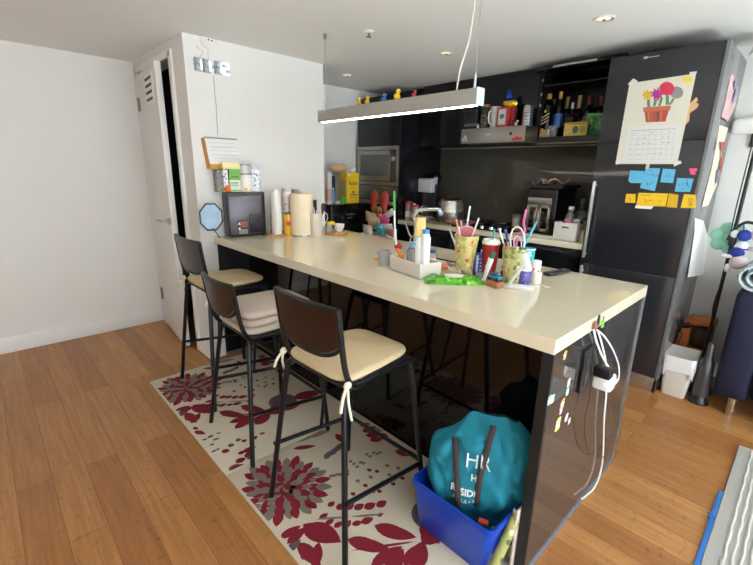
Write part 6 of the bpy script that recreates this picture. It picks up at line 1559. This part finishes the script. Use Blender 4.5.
for i, (s_, z) in enumerate(((1.20, WH-.09), (1.25, WH+.001), (1.31, WH+.004), (1.345, WH-.004), (1.335, WH*.80), (1.30, WH*.60), (1.25, WH*.56))):
    rings.append([b.bm.verts.new((cxb+x*(s_+(rnd.uniform(-.03, .05) if i > 3 else 0)), cyb+y*(s_+(rnd.uniform(-.03, .05) if i > 3 else 0)), z+(.018*math.sin(7*k*2*PI/len(base_))+.012*math.sin(3*k*2*PI/len(base_)) if i > 4 else 0))) for k, (x, y) in enumerate(base_)])
for r0, r1 in zip(rings, rings[1:]):
    for k in range(len(r0)): b.bm.faces.new((r0[k], r0[(k+1) % len(r0)], r1[(k+1) % len(r0)], r1[k]))
b.build('liner', M('#EEEDEC', .45, trans=.15, noise=.03), t, sharp=60)
# orange case
oq = at(688, 345, 'x', 2.33)
t = T('orange_case', 'orange moulded case with open grip behind the waste bin', 'case', (2.33, oq.y-.035, 0), 0)
OH = htop(Vector((2.33, oq.y, 0)), 316); OW = wid(Vector((2.33, oq.y, .3)), 27)
b = MB()
b.box((0, OW*.30, OH*.47), (.16, OW*.30, OH*.94), bevel=.015).box((0, -OW*.12, OH*.26), (.16, OW*.6, OH*.52), bevel=.015).box((0, -OW*.37, OH*.6), (.14, OW*.14, OH*.7), bevel=.012)
b.build('shell', M('#B4602A', .45, noise=.08), t)
MB().box((0, -OW*.05, OH*.95), (.14, OW*.85, .045), mat=Matrix.Rotation(-.12, 4, 'X'), bevel=.012).build('top_grip', M('#C06A30', .45), t)
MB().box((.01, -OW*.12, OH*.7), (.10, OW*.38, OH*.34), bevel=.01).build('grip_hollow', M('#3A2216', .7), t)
MB().tube([(-.06, OW*.5, OH*.90), (-.08, OW*.36, OH*.87), (-.08, OW*.2, OH*.9)], .02, 10, smooth=3).build('black_handle', BLACKM, t)
MB().sph((-.078, -OW*.1, OH*.40), .028, (.2, 1, 1), 14).build('round_badge', M('#8A5A4A', .4), t)
oq2 = at(677, 335, 'x', 2.2)
tag(MB().box((0, 0, .17), (.05, .02, .34), mat=Matrix.Rotation(.12, 4, 'X'), bevel=.008).build('brown_board', M('#7C4A34', .5, noise=.08), None, (2.22, oq2.y+.005, .012)), 'dark brown board leaning against the fridge side beside the orange case', 'board')
# hand vacuum
vp, vr = stand(697, 405, 17, 0)
VH = htop(vp, 343)
t = T('hand_vacuum', 'slim grey hand vacuum standing on its round black base', 'vacuum', vp)
MB().lathe([(vr, 0), (vr, .008), (vr*.9, .014), (vr*.62, .05), (vr*.6, .055)], 28).build('base', M('#151618', .3), t)
MB().lathe([(vr*.7, .05), (vr*.78, .06), (vr*.78, VH*.42), (vr*.68, VH*.68), (vr*.4, VH*.78), (vr*.34, VH*.98), (vr*.25, VH)], 24).build('body', M('#57595C', .3, .4, noise=.04), t)
MB().sph((-vr*.45, vr*.3, VH*.66), .014, (1, 1, 1), 12).build('switch', BLACKM, t)
# pole lamp
lp = Vector(at(706.5, 345, 'x', 2.18)); lp.z = 0
t = T('floor_lamp', 'thin black floor lamp pole with cord beside the navy armchair', 'floor lamp', lp)
MB().lathe([(.10, 0), (.10, .012), (.03, .02)], 28).build('base', BLACKM, t)
MB().cyl((0, 0, .015), .010, 2.06, 12).build('pole', M('#151517', .35), t)
zj = at(727.5, 239, 'x', 2.18).z
MB().cyl((0, 0, zj-.035), .02, .07, 14).build('joint', BLACKM, t)
MB().tube([(-.012, .012, 1.98), (-.014, .018, 1.5), (-.012, .016, zj+.05), (-.016, -.016, zj-.1), (-.02, .012, .6), (-.016, -.016, .4), (-.018, .0, .03)], .004, 6, smooth=5).build('cord', M('#232325', .5), t)
g = lambda px, py: at(px, py, 'x', 2.18)-lp
MB().tube([g(727.5, 240), g(734, 230), g(743, 223.5), g(750, 222.5), g(762, 226)], .009, 8, smooth=5).build('side_arm', BLACKM, t)
MB().lathe([(.13, -.02), (.12, .02), (.05, .05)], 24, (0, 0, 2.09)).build('shade', M('#D9D7D2', .5), t)
# hanging plush toys
def blob(name, label, px, py, X, parts, grp=None, hang=None):
    q = at(px, py, 'x', X); t = T(name, label, 'plush toy', q, 0, 'plush toys hanging on the lamp arm')
    for nm, pos, r, sc_, m in parts:
        MB().sph(pos, r, sc_, 14).build(nm, m, t)
    if hang: MB().tube([(0, 0, .02), at(*hang, 'x', X)-q], .004, 6).build('hanging_strap', M('#2A3A8A', .6), t)
    return t
MINT, NAVY, PWH, LAV = M('#8FC6B0', .9, bump=.3, bscale=200), M('#26338C', .8, noise=.1), M('#E2E1E4', .9, bump=.3, bscale=200), M('#B9AEC0', .9, bump=.3, bscale=200)
t = blob('plush_toy', 'mint green petal-shaped plush hanging behind the lamp pole', 728.5, 238, 2.24, [('centre', (0, 0, 0), .035, (.7, 1, 1), M('#7FB79E', .9))], hang=(731, 231))
for k in range(6):
    a = k*PI/3+.3; MB().sph((0, .06*math.cos(a), .06*math.sin(a)), .042, (.5, 1, 1), 12).build('petal', MINT, t)
blob('plush_toy', 'white plush with navy stripes hanging below the lamp arm bend', 742.5, 243, 2.16,
     [('body', (0, 0, -.03), .04, (.9, .9, 1.1), PWH), ('stripe', (0, 0, -.035), .042, (.9, .92, .35), NAVY), ('head', (0, 0, .045), .036, (1, 1, 1), NAVY), ('ear', (0, -.05, .05), .026, (.5, 1, 1.1), LAV), ('ear', (0, .045, .05), .022, (.5, 1, 1.1), PWH), ('arm', (-.01, -.05, -.03), .018, (1, 1.6, .8), LAV)], hang=(744, 225))
blob('plush_toy', 'white and navy plush elephant with dangling legs, lowest of the hanging toys', 738.5, 262, 2.12,
     [('body', (0, 0, 0), .046, (.9, 1, 1), M('#D9C9CC', .9)), ('head', (0, .02, .055), .036, (.9, 1.1, .9), NAVY), ('leg', (0, .045, -.045), .018, (1, 1, 1.6), PWH), ('leg', (-.01, -.03, -.065), .018, (1, 1, 1.7), PWH), ('foot', (-.01, -.032, -.085), .018, (1.1, 1.2, .7), NAVY), ('trunk', (-.02, .06, .03), .016, (1, 1.7, .8), PWH)], hang=(741, 250))
tp_ = at(751, 262, 'x', 2.2)
# armchair
AX0, AX1, AY1, AZ = 1.90, 2.46, -.255, .742
ax, ay = 1.93, -.30
t = T('armchair', 'navy blue upholstered armchair with chrome feet against the wall', 'armchair', (2.18, -.695, 0))
NV = M('#0A1230', .65, noise=.12, scale=30); hy = .46
for s_ in (-1, 1):
    MB().box((-.0, s_*(hy-.08), .44), (.56, .16, .66), bevel=.03, seg=3).build('armrest', NV, t)
MB().box((-.02, 0, .26), (.52, 2*hy-.33, .25), bevel=.03, seg=3).build('seat_base', NV, t)
MB().box((-.04, 0, .44), (.5, 2*hy-.33, .12), bevel=.04, seg=3).build('seat_pad', NV, t)
MB().box((.21, 0, .6), (.16, 2*hy-.33, .56), bevel=.05, seg=3).build('backrest', NV, t)
for x in (-.235, .23):
    for s_ in (-1, 1): MB().lathe([(.017, 0), (.022, .004), (.026, .135)], 16, (x, s_*(hy-.10), 0)).build('leg', M('#C9C6C0', .18, 1), t)
# blanket on the armrest
bl = Vector((2.09, -.695+hy-.075, .778))
t = T('rolled_blanket', 'pale grey-blue rolled blanket lying on the navy armrest', 'blanket', bl)
b = MB(); sp_ = []
for k in range(60): a = k*.24; r = .018+.0056*a*.95; sp_.append((r*math.cos(a), r*math.sin(a)*.85))
zmin = min(z for _, z in sp_)
A_ = [b.bm.verts.new((-.17, y, z-zmin)) for y, z in sp_]; B_ = [b.bm.verts.new((.2, y*1.02, z-zmin)) for y, z in sp_]
for i in range(len(sp_)-1): b.bm.faces.new((A_[i], A_[i+1], B_[i+1], B_[i]))
o = b.build('roll', M('#B4C0C6', .95, noise=.06, scale=50, bump=.5, bscale=90), t, sharp=80); md = o.modifiers.new('thickness', 'SOLIDIFY'); md.thickness = .012; md.offset = 0
tag(MB().sph((0, 0, .05), .055, (1, 1.1, .95), 18).build('green_ball', M('#2F6B58', .7, noise=.1), None, (2.30, -.37, .86)), 'dark green round cushion ball behind the rolled blanket', 'cushion ball') if False else None
# wall fixture
q = at(748, 126, 'x', XR)
t = T('wall_fixture', 'rounded white fixture on the shaded wall beyond the fridge', 'wall light', (XR, q.y-.02, q.z))
MB().box((-.03, 0, 0), (.06, .20, .10), bevel=.028, seg=4).build('cover', M('#E4E3E0', .5), t)
MB().box((-.004, 0, 0), (.006, .16, .06), bevel=.002).build('back_plate', M('#C9C8C4', .5), t)
q = at(754.5, 140, 'x', XR)
tag(MB().box((-.012, 0, 0), (.02, .06, .09), bevel=.004).build('wall_switch', M('#1C1C1E', .35), None, (XR, q.y-.012, q.z)), 'small black box on the shaded wall under the white fixture', 'switch box')

# ------------------------------------------------------------------ pale rug and blue strip
GX1, GY1 = 1.575, -.425
t = tag(None or bpy.data.objects.new('woven_rug', None), 'pale grey woven rug with ribbed stripes on the bare floor', 'rug'); COL.objects.link(t); t.location = (0, GY1, 0)
b = MB(); b.box(((GX1-2.2)/2, -1.2, .006), (GX1+2.2, 2.4, .012), bevel=.003).build('weave', M('#BCBAB4', .95, noise=.12, scale=90, bump=.5, bscale=260), t)  # carried on out of view to catch sunlight and bounce it upward
RBM = M('#C6C4BD', .95, noise=.1, scale=80, bump=.4, bscale=300)
for k in range(60):
    y = -.053-.0245*k; b = MB(); pts = [(x_, y+.0022*math.sin(x_*46+k*1.7), .013) for x_ in [GX1-.02-i*.04 for i in range(88)]]
    b.tube(pts, .0068, 6).build('ribbed_stripe', RBM, t)
s0, s1 = at(722, 493, 'z', 0), at(688, 577, 'z', 0)
t = T('blue_strip', 'bright blue plastic strip lying along the edge of the pale rug', 'strip', (0, 0, 0))
d_ = Vector((s1.x-s0.x, 0, 0)); yb_ = GY1+.0095
MB().box(((s0.x+.86)/2, yb_, .005), (abs(s0.x-.86), .017, .009), bevel=.002).build('strip', M('#2F74C4', .4), t)
MB().box((.86, yb_+.003, .0055), (.03, .024, .010), bevel=.003).build('joint', M('#2A66B0', .4), t)
MB().box(((.85+s1.x)/2, yb_, .005), (abs(.85-s1.x), .017, .009), bevel=.002).build('strip', M('#2F74C4', .4), t)

# ------------------------------------------------------------------ light
wd = bpy.data.worlds.new('daylight'); sc.world = wd; wd.use_nodes = True
bg = wd.node_tree.nodes['Background']; bg.inputs['Color'].default_value = (.75, .86, 1, 1); bg.inputs['Strength'].default_value = 1.2
la = bpy.data.lights.new('window_daylight', 'AREA'); la.shape = 'RECTANGLE'; la.size = WX1-WX0; la.size_y = WZ1-WZ0; la.energy = 78; la.color = (.86, .94, 1)
lo = bpy.data.objects.new('window_daylight', la); COL.objects.link(lo); lo.location = ((WX0+WX1)/2, XB-.16, (WZ0+WZ1)/2); lo.rotation_euler = (PI/2, 0, 0)
su = bpy.data.lights.new('bounce_sun', 'SUN'); su.energy = 78.0; su.angle = .02; su.color = (.75, .90, 1)  # added: falls on the floor out of view, its bounce brightens the ceiling
so = bpy.data.objects.new('bounce_sun', su); COL.objects.link(so); so.rotation_euler = (math.radians(38), 0, math.radians(28))
sc.view_settings.view_transform = 'Standard'; sc.view_settings.look = 'None'; sc.view_settings.gamma = 1; sc.view_settings.use_curve_mapping = False
sc.view_settings.exposure = 0.74
sc.cycles.max_bounces = 10; sc.cycles.diffuse_bounces = 5; sc.cycles.use_denoising = True
